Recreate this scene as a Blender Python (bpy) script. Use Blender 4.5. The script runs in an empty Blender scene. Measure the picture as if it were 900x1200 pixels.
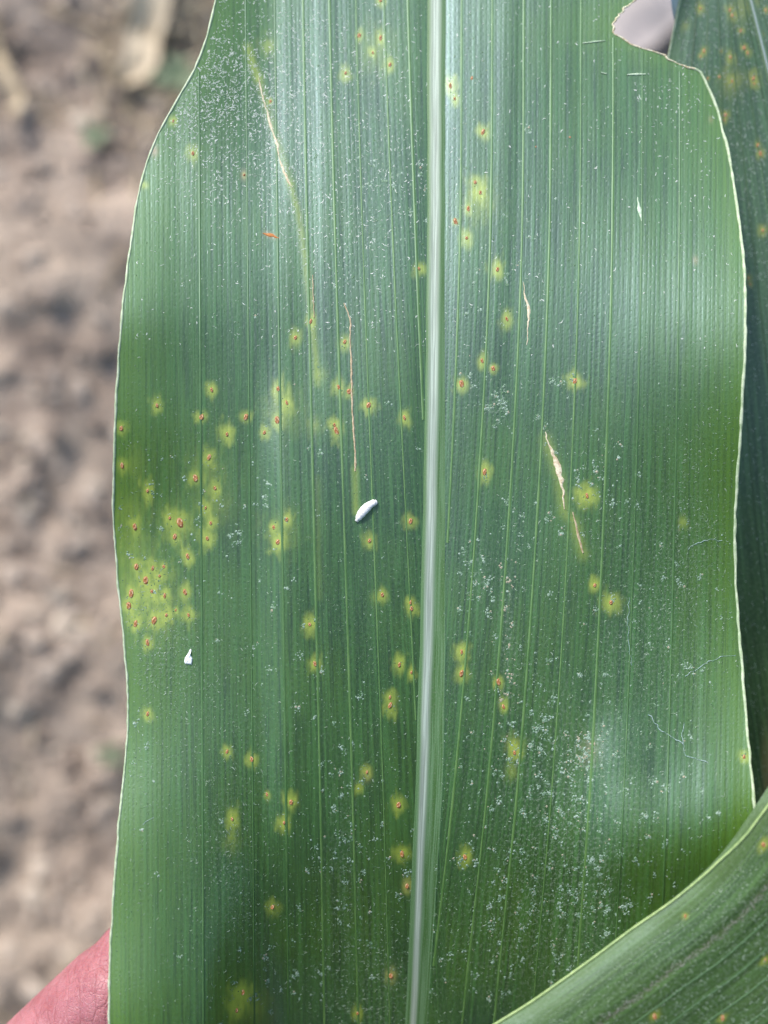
import bpy, math, random
import numpy as np
from mathutils import Vector, Matrix

random.seed(7)
RNG = np.random.default_rng(11)
scene = bpy.context.scene
COL = scene.collection

# ------------------------------------------------------------------ camera, light, exposure
D = 0.17            # camera to leaf, metres
K = 0.00013         # metres per photograph pixel on the leaf
ZL = 0.72           # height of the leaf above the soil
IMG_W, IMG_H = 900.0, 1200.0

cam_data = bpy.data.cameras.new('camera')
cam = bpy.data.objects.new('camera', cam_data)
COL.objects.link(cam)
cam.location = (0, 0, ZL + D)
cam_data.sensor_fit = 'VERTICAL'
cam_data.sensor_height = 36.0
cam_data.sensor_width = 27.0
cam_data.lens = 36.0 * D / (IMG_H * K)
cam_data.clip_start = 0.005
cam_data.clip_end = 200.0
cam_data.dof.use_dof = True
cam_data.dof.focus_distance = D + 0.002
cam_data.dof.aperture_fstop = 9.5
scene.camera = cam

SUN_EL, SUN_AZ = math.radians(38), math.radians(-30)     # azimuth from +Y towards +X
SUN_DIR = Vector((math.cos(SUN_EL) * math.sin(SUN_AZ), math.cos(SUN_EL) * math.cos(SUN_AZ), math.sin(SUN_EL)))
world = bpy.data.worlds.new('World')
scene.world = world
world.use_nodes = True
wn = world.node_tree
wn.nodes.clear()
w_out = wn.nodes.new('ShaderNodeOutputWorld')
w_bg = wn.nodes.new('ShaderNodeBackground')
w_sky = wn.nodes.new('ShaderNodeTexSky')
w_sky.sky_type = 'NISHITA'
w_sky.sun_disc = False
w_sky.sun_elevation = SUN_EL
w_sky.sun_rotation = SUN_AZ
w_sky.air_density = 1.0
w_sky.dust_density = 1.5
w_sky.ozone_density = 1.0
w_bg.inputs['Strength'].default_value = 0.13
wn.links.new(w_sky.outputs[0], w_bg.inputs[0])
wn.links.new(w_bg.outputs[0], w_out.inputs[0])

sun_data = bpy.data.lights.new('sun', 'SUN')
sun_data.energy = 1.75
sun_data.angle = math.radians(10)
sun_data.color = (1.0, 0.97, 0.93)
sun = bpy.data.objects.new('sun', sun_data)
COL.objects.link(sun)
sun.rotation_euler = SUN_DIR.to_track_quat('Z', 'Y').to_euler()
sun.location = (0, 0, 3)

vs = scene.view_settings
vs.view_transform = 'Standard'
vs.look = 'None'
vs.gamma = 1.0
vs.exposure = 1.08
scene.cycles.max_bounces = 6

# ------------------------------------------------------------------ helpers
def P(px, py, h):
    """A measured photograph pixel at height h (m) above the leaf plane -> world point (arrays welcome)."""
    px, py, h = np.broadcast_arrays(np.asarray(px, float), np.asarray(py, float), np.asarray(h, float))
    f = (D - h) / D
    return np.stack([(px - 450) * K * f, (600 - py) * K * f, ZL + h], -1)

def sstep(a, b, x):
    t = np.clip((np.asarray(x, float) - a) / (b - a), 0, 1)
    return t * t * (3 - 2 * t)

def pl(pts):
    """piecewise smooth function through (u, v) points, linear beyond the ends"""
    u = np.array([p[0] for p in pts], float); v = np.array([p[1] for p in pts], float)
    m = np.gradient(v, u)
    def f(x):
        x = np.asarray(x, float)
        i = np.clip(np.searchsorted(u, x) - 1, 0, len(u) - 2)
        d = u[i + 1] - u[i]
        t = np.clip((x - u[i]) / d, 0, 1)
        r = ((2*t**3 - 3*t**2 + 1) * v[i] + (t**3 - 2*t**2 + t) * d * m[i] + (-2*t**3 + 3*t**2) * v[i+1] + (t**3 - t**2) * d * m[i+1])
        r = r + np.where(x < u[0], (x - u[0]) * m[0], 0) + np.where(x > u[-1], (x - u[-1]) * m[-1], 0)
        return r
    return f

def vnoise(x, y, seed=0):
    x = np.asarray(x, float); y = np.asarray(y, float)
    tab = np.random.default_rng(seed).random((256, 256))
    xi = np.floor(x).astype(int); yi = np.floor(y).astype(int)
    fx = x - xi; fy = y - yi
    fx = fx*fx*(3-2*fx); fy = fy*fy*(3-2*fy)
    g = lambda a, b: tab[a & 255, b & 255]
    return (g(xi, yi)*(1-fx)*(1-fy) + g(xi+1, yi)*fx*(1-fy) + g(xi, yi+1)*(1-fx)*fy + g(xi+1, yi+1)*fx*fy) * 2 - 1

def fbm(x, y, seed=0, octv=4, gain=0.5):
    r = 0; a = 1.0
    for o in range(octv):
        r = r + a * vnoise(x * 2**o + 17.3*o, y * 2**o + 9.1*o, seed + o)
        a *= gain
    return r

def np_mesh(name, verts, faces, smooth=True):
    """faces: (n,k) int array of one face size, or a list of such arrays"""
    me = bpy.data.meshes.new(name)
    fl = faces if isinstance(faces, list) else [faces]
    fl = [np.asarray(f, np.int32) for f in fl if len(f)]
    me.vertices.add(len(verts))
    me.vertices.foreach_set('co', np.asarray(verts, np.float32).ravel())
    nl = sum(f.size for f in fl); nf = sum(len(f) for f in fl)
    me.loops.add(nl); me.polygons.add(nf)
    me.loops.foreach_set('vertex_index', np.concatenate([f.ravel() for f in fl]))
    sizes = np.concatenate([np.full(len(f), f.shape[1], np.int32) for f in fl])
    starts = np.concatenate([[0], np.cumsum(sizes)[:-1]]).astype(np.int32)
    me.polygons.foreach_set('loop_start', starts)
    me.polygons.foreach_set('use_smooth', np.full(nf, smooth))
    me.update(calc_edges=True)
    me.validate()
    return me

def add_uv(me, uv_per_vert):
    uv = me.uv_layers.new(name='UVMap')
    idx = np.empty(len(me.loops), np.int32)
    me.loops.foreach_get('vertex_index', idx)
    uv.data.foreach_set('uv', np.asarray(uv_per_vert, np.float32)[idx].ravel())

def add_attr(me, name, rgba):
    a = me.color_attributes.new(name, 'FLOAT_COLOR', 'POINT')
    a.data.foreach_set('color', np.asarray(rgba, np.float32).ravel())

def link(name, me, mat=None, parent=None):
    o = bpy.data.objects.new(name, me)
    COL.objects.link(o)
    if mat is not None and not me.materials:
        me.materials.append(mat)
    if parent is not None:
        o.parent = parent
    return o

def tag(o, label=None, cat=None, group=None, kind=None):
    if label: o['label'] = label
    if cat: o['category'] = cat
    if group: o['group'] = group
    if kind: o['kind'] = kind
    return o

def empty(name, loc=(0, 0, 0)):
    o = bpy.data.objects.new(name, None)
    o.empty_display_size = 0.01
    o.location = loc
    COL.objects.link(o)
    return o

def grid_faces(nr, nc):
    i = np.arange(nr - 1)[:, None] * nc + np.arange(nc - 1)[None, :]
    i = i.ravel()
    return np.stack([i, i + nc, i + nc + 1, i + 1], -1)

# node helper
class N:
    def __init__(self, name):
        self.m = bpy.data.materials.new(name)
        self.m.use_nodes = True
        self.t = self.m.node_tree
        self.t.nodes.clear()
        self.out = self.t.nodes.new('ShaderNodeOutputMaterial')
    def n(self, typ, **kw):
        x = self.t.nodes.new(typ)
        for k, v in kw.items():
            if k == 'ins':
                for a, b in v.items(): self.set(x.inputs[a], b)
            else: setattr(x, k, v)
        return x
    def set(self, sock, v):
        if isinstance(v, bpy.types.NodeSocket): self.t.links.new(v, sock)
        else:
            if isinstance(v, (tuple, list)) and len(v) == 3 and sock.type == 'RGBA': v = (*v, 1)
            sock.default_value = v
    def math(self, op, a, b=0.0, c=0.0, clamp=False):
        x = self.n('ShaderNodeMath', operation=op, use_clamp=clamp)
        self.set(x.inputs[0], a); self.set(x.inputs[1], b); self.set(x.inputs[2], c)
        return x.outputs[0]
    def mix(self, f, a, b, blend='MIX'):
        x = self.n('ShaderNodeMix', data_type='RGBA', blend_type=blend, clamp_factor=True)
        self.set(x.inputs[0], f); self.set(x.inputs[6], a); self.set(x.inputs[7], b)
        return x.outputs[2]
    def ramp(self, v, a, b):
        x = self.n('ShaderNodeMapRange', clamp=True, interpolation_type='SMOOTHSTEP')
        self.set(x.inputs[0], v); self.set(x.inputs[1], a); self.set(x.inputs[2], b)
        return x.outputs[0]
    def comb(self, a, b, c=0.0):
        x = self.n('ShaderNodeCombineXYZ')
        self.set(x.inputs[0], a); self.set(x.inputs[1], b); self.set(x.inputs[2], c)
        return x.outputs[0]
    def noise(self, vec, scale=1.0, detail=2.0, rough=0.5, dim='3D'):
        x = self.n('ShaderNodeTexNoise', noise_dimensions=dim)
        self.set(x.inputs['Vector'], vec); x.inputs['Scale'].default_value = scale
        x.inputs['Detail'].default_value = detail; x.inputs['Roughness'].default_value = rough
        return x.outputs[0]
    def bsdf(self, color, rough=0.5, spec=0.5, normal=None, **kw):
        p = self.n('ShaderNodeBsdfPrincipled')
        self.set(p.inputs['Base Color'], color); self.set(p.inputs['Roughness'], rough)
        self.set(p.inputs['Specular IOR Level'], spec)
        if normal is not None: self.set(p.inputs['Normal'], normal)
        for k, v in kw.items(): self.set(p.inputs[k.replace('_', ' ')], v)
        return p.outputs[0]
    def bump(self, h, strength=1.0, dist=0.0001):
        b = self.n('ShaderNodeBump')
        self.set(b.inputs['Height'], h); b.inputs['Strength'].default_value = strength
        b.inputs['Distance'].default_value = dist
        return b.outputs[0]
    def done(self, sh):
        self.t.links.new(sh, self.out.inputs[0]); return self.m

# ------------------------------------------------------------------ materials
def leaf_material(name, c_dark, c_mid, c_edge, c_halo, rough=0.46, trans=0.22, spec=0.5, tint=(0.66, 0.86, 1.0)):
    """uv is in hundreds of photo pixels: u = across the veins, v = along them"""
    g = N(name)
    uv = g.n('ShaderNodeUVMap').outputs[0]
    sep = g.n('ShaderNodeSeparateXYZ'); g.set(sep.inputs[0], uv)
    u, v = sep.outputs[0], sep.outputs[1]
    at = g.n('ShaderNodeVertexColor', layer_name='marks')
    sc = g.n('ShaderNodeSeparateColor'); g.set(sc.inputs[0], at.outputs[0])
    halo, edge, dry = sc.outputs[0], sc.outputs[1], sc.outputs[2]
    # stripes of tissue along the veins
    wide = g.noise(g.comb(g.math('MULTIPLY', u, 5.0), g.math('MULTIPLY', v, 0.25)), 1.0, 3.0, 0.6, '2D')
    thin = g.noise(g.comb(g.math('MULTIPLY', u, 17.0), g.math('MULTIPLY', v, 0.5)), 1.0, 2.0, 0.6, '2D')
    # minor veins every 5.6 px with beads of darker cells between them
    jit = g.noise(g.comb(g.math('MULTIPLY', u, 3.4), g.math('MULTIPLY', v, 0.04)), 1.0, 1.0, 0.5, '2D')
    row = g.math('ADD', g.math('MULTIPLY', u, 100 / 5.9), g.math('MULTIPLY', jit, 1.6))
    fr = g.math('FRACT', row)
    line = g.ramp(g.math('ABSOLUTE', g.math('SUBTRACT', fr, 0.5)), 0.34, 0.08)
    cell = g.noise(g.comb(g.math('MULTIPLY', g.math('FLOOR', row), 7.31), g.math('MULTIPLY', v, 24.0)), 1.0, 0.0, 0.5, '2D')
    bead = g.math('MULTIPLY', line, g.ramp(cell, 0.42, 0.62))
    silk = g.noise(g.comb(g.math('MULTIPLY', u, 25.0), g.math('MULTIPLY', v, 0.6)), 1.0, 3.0, 0.7, '2D')
    mott = g.noise(g.comb(g.math('MULTIPLY', u, 1.1), g.math('MULTIPLY', v, 0.6)), 1.0, 3.0, 0.55, '2D')
    fine = g.noise(g.comb(g.math('MULTIPLY', u, 40.0), g.math('MULTIPLY', v, 22.0)), 1.0, 2.0, 0.6, '2D')
    c = g.mix(g.ramp(wide, 0.3, 0.7), c_dark, c_mid)
    c = g.mix(g.math('MULTIPLY', g.ramp(mott, 0.35, 0.75), 0.35), c, c_edge)
    c = g.mix(g.math('MULTIPLY', edge, 0.85), c, c_edge)
    pale = tuple(min(1, x * 1.7) for x in c_mid)
    c = g.mix(g.math('MULTIPLY', g.ramp(thin, 0.5, 0.72), 0.7), c, pale)
    c = g.mix(g.math('MULTIPLY', g.ramp(fine, 0.48, 0.75), 0.55), c, pale)
    dk = tuple(x * 0.45 for x in c_dark)
    c = g.mix(g.math('MULTIPLY', g.ramp(silk, 0.50, 0.30), 0.65), c, dk)
    c = g.mix(g.math('MULTIPLY', g.ramp(silk, 0.51, 0.70), 0.65), c, pale)
    amp = g.math('MULTIPLY', g.ramp(g.noise(g.comb(g.math('MULTIPLY', u, 2.0), g.math('MULTIPLY', v, 1.2)), 1.0, 2.0, 0.5, '2D'), 0.25, 0.7), 0.30)
    c = g.mix(g.math('MULTIPLY', bead, amp), c, dk)
    c = g.mix(g.math('MULTIPLY', line, g.math('MULTIPLY', 0.30, g.ramp(wide, 0.35, 0.65))), c, dk)
    film = at.outputs[1]
    pw = g.noise(g.comb(g.math('MULTIPLY', u, 30.0), g.math('MULTIPLY', v, 26.0)), 1.0, 4.0, 0.7, '2D')
    c = g.mix(g.math('MULTIPLY', g.math('MULTIPLY', film, g.ramp(pw, 0.46, 0.72)), 0.6), c, (0.27, 0.34, 0.25))
    c = g.mix(g.math('MULTIPLY', edge, 0.5), c, c_edge)
    hn = g.noise(g.comb(g.math('MULTIPLY', u, 22.0), g.math('MULTIPLY', v, 9.0)), 1.0, 2.0, 0.6, '2D')
    hv = g.math('MULTIPLY', halo, g.math('ADD', 0.55, g.math('MULTIPLY', hn, 0.8)), clamp=True)
    c = g.mix(hv, c, c_halo)
    c = g.mix(dry, c, (0.42, 0.30, 0.16))
    hgt = g.math('ADD', g.math('MULTIPLY', line, -0.18), g.math('ADD', g.math('MULTIPLY', g.math('ADD', thin, g.math('MULTIPLY', silk, 0.5)), 1.3), g.math('MULTIPLY', fine, 0.7)))
    hgt = g.math('ADD', hgt, g.math('MULTIPLY', bead, -0.5))
    nrm = g.bump(hgt, 0.35, 0.00006)
    rg = g.math('ADD', rough - 0.07, g.math('MULTIPLY', fine, 0.14))
    p = g.bsdf(c, rg, spec, nrm, Specular_Tint=tint)
    tr = g.n('ShaderNodeBsdfTranslucent')
    g.set(tr.inputs[0], g.mix(0.5, c, tuple(min(1, x * 2.2) for x in c_edge)))
    ms = g.n('ShaderNodeMixShader')
    ms.inputs[0].default_value = trans
    g.t.links.new(p, ms.inputs[1]); g.t.links.new(tr.outputs[0], ms.inputs[2])
    return g.done(ms.outputs[0])

def noisy_material(name, c1, c2, rough=0.5, scale=1500.0, bump=0.0, spec=0.4, stretch=(1, 1, 1), thr=(0.35, 0.65), attr=None, bumpdist=0.0001, **kw):
    g = N(name)
    tc = g.n('ShaderNodeTexCoord').outputs['Object']
    mp = g.n('ShaderNodeMapping'); g.set(mp.inputs[0], tc); mp.inputs['Scale'].default_value = stretch
    nz = g.noise(mp.outputs[0], scale, 4.0, 0.6)
    c = g.mix(g.ramp(nz, *thr), c1, c2)
    if attr:
        a = g.n('ShaderNodeVertexColor', layer_name=attr)
        c = g.mix(1.0, c, a.outputs[0], 'MULTIPLY')
    nrm = g.bump(nz, bump, bumpdist) if bump else None
    return g.done(g.bsdf(c, rough, spec, nrm, **kw))

M_LEAF = leaf_material('main_leaf_tissue', (0.020, 0.064, 0.007), (0.035, 0.099, 0.019), (0.095, 0.200, 0.004), (0.42, 0.51, 0.060), spec=1.5)
M_BACK = leaf_material('rear_leaf_tissue', (0.034, 0.074, 0.026), (0.056, 0.110, 0.042), (0.080, 0.150, 0.02), (0.30, 0.32, 0.05), trans=0.1, spec=1.0)
M_FRONT = leaf_material('front_leaf_tissue', (0.036, 0.078, 0.018), (0.056, 0.110, 0.030), (0.110, 0.175, 0.052), (0.32, 0.36, 0.05), spec=0.4)
M_VEIN_SOFT = noisy_material('outer_vein_tissue', (0.042, 0.110, 0.020), (0.066, 0.145, 0.034), 0.48, 700, 0.0, 0.9, (3, 0.4, 1), Specular_Tint=(0.75, 0.95, 0.95))
M_VEIN = noisy_material('vein_tissue', (0.064, 0.148, 0.028), (0.105, 0.200, 0.050), 0.48, 700, 0.0, 0.9, (3, 0.4, 1), Specular_Tint=(0.75, 0.95, 0.95))
M_VEIN_DULL = noisy_material('rear_vein_tissue', (0.035, 0.08, 0.035), (0.06, 0.12, 0.05), 0.42, 700, 0.0, 0.5, (3, 0.4, 1))
M_MARGIN = noisy_material('margin_tissue', (0.32, 0.42, 0.24), (0.50, 0.57, 0.40), 0.5, 900)
M_MARGIN_LIME = noisy_material('lime_margin_tissue', (0.22, 0.32, 0.12), (0.32, 0.43, 0.17), 0.4, 900)
M_TORN = noisy_material('torn_tissue', (0.40, 0.31, 0.17), (0.72, 0.70, 0.52), 0.75, 2500, 0.6)
M_DRY = noisy_material('dry_scar', (0.46, 0.34, 0.20), (0.70, 0.63, 0.46), 0.65, 2200, 0.7, thr=(0.3, 0.6))
M_DRYTAN = noisy_material('dry_scar_tan', (0.34, 0.235, 0.13), (0.50, 0.41, 0.27), 0.65, 2200, 0.7, thr=(0.3, 0.6))
M_SCRATCH = noisy_material('scratch_wax', (0.34, 0.46, 0.32), (0.55, 0.65, 0.50), 0.6, 2500)
M_RUST = noisy_material('rust_spores', (0.22, 0.070, 0.020), (0.48, 0.22, 0.080), 0.32, 6000, 0.8, 0.5, thr=(0.35, 0.62), bumpdist=0.00004)
M_RUSTLIP = noisy_material('blister_skin', (0.50, 0.28, 0.14), (0.72, 0.55, 0.36), 0.35, 5000, 0.0, 0.6)
M_SMEAR = noisy_material('rust_smear', (0.38, 0.12, 0.03), (0.50, 0.22, 0.06), 0.7, 5000, 0.5)
M_WHITE = noisy_material('chalky_white', (0.66, 0.62, 0.56), (0.86, 0.85, 0.83), 0.65, 2600, 0.7, thr=(0.30, 0.48))
M_FLAKE = noisy_material('white_flake', (0.78, 0.82, 0.83), (0.88, 0.90, 0.90), 0.5, 2500, 0.3)
M_DUST = noisy_material('dust', (0.80, 0.80, 0.80), (1.0, 1.0, 1.0), 0.6, 3000, attr='tint')
M_SILK = noisy_material('silk', (0.20, 0.32, 0.30), (0.42, 0.54, 0.52), 0.5, 3000)

def midrib_material(name, white, flank, edgec):
    g = N(name)
    uv = g.n('ShaderNodeUVMap').outputs[0]
    sep = g.n('ShaderNodeSeparateXYZ'); g.set(sep.inputs[0], uv)
    u, v = sep.outputs[0], sep.outputs[1]      # u 0..1 flank | 1..2 white | 2..3 flank
    ln = g.noise(g.comb(g.math('MULTIPLY', u, 9.0), g.math('MULTIPLY', v, 0.8)), 1.0, 3.0, 0.6, '2D')
    gr = g.noise(g.comb(g.math('MULTIPLY', u, 10.0), g.math('MULTIPLY', v, 40.0)), 1.0, 3.0, 0.7, '2D')
    w = g.math('MULTIPLY', g.ramp(u, 0.92, 1.38), g.ramp(u, 2.12, 1.6))
    c = g.mix(g.ramp(ln, 0.35, 0.65), flank, edgec)
    c = g.mix(w, c, g.mix(g.ramp(ln, 0.35, 0.7), tuple(x * .55 for x in white), white))
    dirt = g.math('MULTIPLY', g.ramp(gr, 0.5, 0.75), 0.22)
    c = g.mix(dirt, c, (0.30, 0.31, 0.26))
    nrm = g.bump(g.math('ADD', ln, g.math('MULTIPLY', gr, 0.8)), 0.4, 0.00006)
    return g.done(g.bsdf(c, 0.5, 0.35, nrm))

M_MIDRIB = midrib_material('midrib_tissue', (0.46, 0.55, 0.45), (0.115, 0.215, 0.10), (0.055, 0.13, 0.035))
M_MIDRIB_B = midrib_material('rear_midrib_tissue', (0.42, 0.50, 0.50), (0.16, 0.25, 0.16), (0.06, 0.12, 0.05))

# ------------------------------------------------------------------ the soil
def soil_material():
    g = N('dry_soil')
    tc = g.n('ShaderNodeTexCoord').outputs['Object']
    big = g.noise(tc, 9.0, 4.0, 0.6)
    mid = g.noise(tc, 26.0, 4.0, 0.62)
    sm = g.noise(tc, 260.0, 3.0, 0.6)
    c = g.mix(g.ramp(mid, 0.35, 0.65), (0.225, 0.172, 0.135), (0.49, 0.385, 0.300))
    c = g.mix(g.math('MULTIPLY', g.ramp(big, 0.4, 0.65), 0.6), c, (0.42, 0.335, 0.26))
    c = g.mix(g.math('MULTIPLY', g.ramp(sm, 0.5, 0.7), 0.5), c, (0.12, 0.094, 0.077))
    nrm = g.bump(g.math('ADD', mid, sm), 0.8, 0.004)
    return g.done(g.bsdf(c, 0.9, 0.2, nrm))
M_SOIL = soil_material()
M_CRUMB = noisy_material('soil_crumb', (0.8, 0.8, 0.8), (1.1, 1.1, 1.1), 0.85, 200, 0.6, 0.25, attr='tint', bumpdist=0.002)

def soil_h(x, y):
    h = 0.014 * fbm(x * 11, y * 11, 3, 3) + 0.0042 * fbm(x * 45, y * 45, 21, 3, 0.6)
    fade = 1 - sstep(0.8, 1.5, np.hypot(x, y)) * 0.6
    return h * fade

core = np.linspace(-0.75, 0.75, 301)
outer = 0.75 + np.cumsum(0.006 * 1.18 ** np.arange(1, 45))
outer = np.append(outer[outer < 70], 90.0)
axis = np.concatenate([-outer[::-1], core, outer])
gx, gy = np.meshgrid(axis, axis)
gv = np.stack([gx, gy, soil_h(gx, gy)], -1).reshape(-1, 3)
ground = link('ground', np_mesh('ground', gv, grid_faces(len(axis), len(axis))[:, ::-1]), M_SOIL)
tag(ground, 'dry grey brown soil lying out of focus beneath the leaves', kind='structure')

ICO_V = []
phi = (1 + 5 ** 0.5) / 2
for a, b in ((-1, phi), (1, phi), (-1, -phi), (1, -phi)):
    ICO_V += [(a, b, 0)]
for a, b in ((-1, phi), (1, phi), (-1, -phi), (1, -phi)):
    ICO_V += [(0, a, b)]
for a, b in ((-1, phi), (1, phi), (-1, -phi), (1, -phi)):
    ICO_V += [(b, 0, a)]
ICO_V = np.array(ICO_V, float) / math.hypot(1, phi)
ICO_F = []
for i in range(12):
    for j in range(i + 1, 12):
        for k in range(j + 1, 12):
            e = lambda p, q: np.linalg.norm(ICO_V[p] - ICO_V[q]) < 1.1
            if e(i, j) and e(j, k) and e(i, k):
                nrm_ = np.cross(ICO_V[j] - ICO_V[i], ICO_V[k] - ICO_V[i])
                ICO_F.append((i, j, k) if nrm_ @ ICO_V[i] > 0 else (i, k, j))
ICO_F = np.array(ICO_F)

def soil_crumbs():
    n = 14000
    r = 0.0012 + 0.0090 * RNG.random(n) ** 3.0
    x = RNG.uniform(-0.6, 0.6, n); y = RNG.uniform(-0.6, 0.6, n)
    dens = fbm(x * 7, y * 7, 55, 2)
    keep = dens > RNG.uniform(-1.1, 0.5, n)
    r, x, y = r[keep], x[keep], y[keep]
    n = len(r)
    z = soil_h(x, y) + r * 0.12
    v = ICO_V[None] * (1 + RNG.uniform(-0.28, 0.28, (n, 12, 1)))
    v = v * (RNG.uniform(0.7, 1.3, (n, 1, 3)) * r[:, None, None])
    a = RNG.uniform(0, 6.28, n); ca, sa = np.cos(a), np.sin(a)
    vx = v[..., 0] * ca[:, None] - v[..., 1] * sa[:, None]
    vy = v[..., 0] * sa[:, None] + v[..., 1] * ca[:, None]
    v = np.stack([vx + x[:, None], vy + y[:, None], v[..., 2] * 0.8 + z[:, None]], -1)
    f = (ICO_F[None] + (np.arange(n) * 12)[:, None, None]).reshape(-1, 3)
    t = RNG.random(n)
    base = np.array([0.21, 0.163, 0.130]) * (1 - t[:, None]) + np.array([0.52, 0.42, 0.335]) * t[:, None]
    hi = RNG.random(n) < 0.09
    base[hi] = np.array([0.56, 0.46, 0.36])
    tint = np.repeat(np.concatenate([base, np.ones((n, 1))], 1), 12, 0)
    me = np_mesh('soil_crumbs', v.reshape(-1, 3), f, smooth=False)
    add_attr(me, 'tint', tint)
    o = link('soil_crumbs', me, M_CRUMB)
    tag(o, 'loose crumbs of dry soil scattered over the ground', kind='stuff')
soil_crumbs()

def straw_litter():
    n = 420
    x = RNG.uniform(-0.5, 0.5, n); y = RNG.uniform(-0.55, 0.55, n); a = RNG.uniform(0, 6.28, n)
    x[:170] = RNG.normal(-0.175, 0.035, 170); y[:170] = RNG.normal(0.36, 0.035, 170)
    L = RNG.uniform(0.008, 0.045, n); r = RNG.uniform(0.0006, 0.0022, n)
    t = np.linspace(-.5, .5, 5)
    cx = x[:, None] + t[None] * (L * np.cos(a))[:, None]; cy = y[:, None] + t[None] * (L * np.sin(a))[:, None]
    cz = soil_h(x, y)[:, None] + 0.004 + 0.003 * np.sin(t * 5)[None] + 0 * cx
    k = np.linspace(0, 2 * np.pi, 6)[:-1]
    off_s, off_z = np.cos(k), np.sin(k)
    X = cx[..., None] - np.sin(a)[:, None, None] * off_s * r[:, None, None]
    Y = cy[..., None] + np.cos(a)[:, None, None] * off_s * r[:, None, None]
    Z = cz[..., None] + off_z * r[:, None, None] * 0.6
    v = np.stack([X, Y, Z], -1).reshape(-1, 3)
    i = np.arange(4)[:, None] * 5; j = np.arange(5)[None]
    f1 = np.stack([i + j, i + (j+1) % 5, i + 5 + (j+1) % 5, i + 5 + j], -1).reshape(-1, 4)
    f = (f1[None] + (np.arange(n) * 25)[:, None, None]).reshape(-1, 4)
    q = RNG.random((n, 1)); col = np.array([0.30, 0.22, 0.13]) * (1 - q) + np.array([0.62, 0.52, 0.36]) * q
    me = np_mesh('straw_litter', v, f)
    add_attr(me, 'tint', np.repeat(np.concatenate([col, np.ones((n, 1))], 1), 25, 0))
    tag(link('straw_litter', me, M_CRUMB), 'short bits of dry straw littering the soil', kind='stuff')
straw_litter()

def ground_xy(px, py, z=0.0):
    f = (D + ZL - z) / D
    return (px - 450) * K * f, (600 - py) * K * f

# withered leaf scraps on the soil
M_STRAW = noisy_material('straw', (0.50, 0.40, 0.27), (0.64, 0.53, 0.37), 0.7, 60, 0.3, stretch=(1, 6, 1), bumpdist=0.001)
M_STRAW_GREY = noisy_material('weathered_straw', (0.36, 0.315, 0.29), (0.46, 0.40, 0.37), 0.75, 40, 0.3, bumpdist=0.001)
def dry_scrap(px, py, ang, L, W, label, seed, mat=None):
    root_xy = ground_xy(px, py)
    z0 = float(soil_h(np.array(root_xy[0]), np.array(root_xy[1])))
    u = np.linspace(-1, 1, 25); w = np.linspace(-1, 1, 9)
    uu, ww = np.meshgrid(u, w, indexing='ij')
    half = W * (1 - np.abs(uu) ** 2.5 * 0.8) * (1 + 0.15 * vnoise(uu * 3, ww * 0, seed))
    lx = uu * L; ly = ww * half + 0.02 * np.sin(uu * 2)
    ca, sa = math.cos(ang), math.sin(ang)
    X = root_xy[0] + lx * ca - ly * sa; Y = root_xy[1] + lx * sa + ly * ca
    Z = np.maximum(soil_h(X, Y), z0 - 0.004) + 0.009 + 0.006 * ww ** 2 + 0.004 * fbm(uu * 3, ww * 2, seed, 2)
    v = np.stack([X, Y, Z], -1).reshape(-1, 3)
    vb = v - np.array([0, 0, 0.0008])
    n = len(v); f = grid_faces(25, 9)
    me = np_mesh('dry_leaf', np.concatenate([v, vb]), [f, f[:, ::-1] + n])
    o = link('dry_leaf', me, mat or M_STRAW)
    tag(o, label, 'dead leaf', 'withered leaf scraps on the soil')
dry_scrap(178, 34, 0.7, 0.052, 0.017, 'large straw coloured withered leaf on the soil beside the top left leaf edge', 71)
dry_scrap(752, -2, 0.1, 0.07, 0.045, 'pale grey withered leaf on the soil seen through the bite at the top', 73, M_STRAW_GREY)
dry_scrap(8, 85, 1.2, 0.035, 0.009, 'narrow reddish straw scrap on the soil at the upper left corner', 75)

# weed seedlings
M_WEED = noisy_material('weed_leaf', (0.15, 0.19, 0.10), (0.22, 0.27, 0.15), 0.6, 120)
def seedling(px, py, size, label, seed):
    r = random.Random(seed)
    x, y = ground_xy(px, py)
    z = float(soil_h(np.array(x), np.array(y)))
    root = empty('weed_seedling', (x, y, z))
    tag(root, label, 'weed', 'weed seedlings on the soil')
    nl = 6
    hs = size * 0.35
    ang = np.linspace(0, 2 * math.pi, 7)[:-1]
    zz = np.linspace(-0.004, hs, 4)
    sv = np.array([(0.0012 * math.cos(a), 0.0012 * math.sin(a), q) for q in zz for a in ang])
    sf = np.array([(i*6+j, i*6+(j+1) % 6, (i+1)*6+(j+1) % 6, (i+1)*6+j) for i in range(3) for j in range(6)])
    link('stem', np_mesh('stem', sv, sf), M_WEED, root)
    for i in range(nl):
        a = i * 2 * math.pi / nl + r.uniform(-.3, .3)
        L = size * r.uniform(0.7, 1.1); W = L * 0.24
        u = np.linspace(0, 1, 9); w = np.linspace(-1, 1, 5)
        uu, ww = np.meshgrid(u, w, indexing='ij')
        half = W * np.sin(np.pi * np.clip(uu * 0.94 + 0.05, 0, 1)) ** 0.8
        lx = uu * L; ly = ww * half; lz = hs + 0.3 * L * np.sin(uu * 2.4) + 0.15 * W * ww ** 2
        v = np.stack([lx * math.cos(a) - ly * math.sin(a), lx * math.sin(a) + ly * math.cos(a), lz], -1).reshape(-1, 3)
        link('leaf', np_mesh('weed_leaf', v, grid_faces(9, 5)), M_WEED, root)
seedling(214, 96, 0.022, 'green weed seedling on the soil at the upper left leaf edge', 1)
seedling(112, 160, 0.014, 'tiny pale weed seedling alone on the soil at left', 2)
seedling(133, 882, 0.014, 'small weed seedling on the soil beside the lower left leaf edge', 3)

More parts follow.
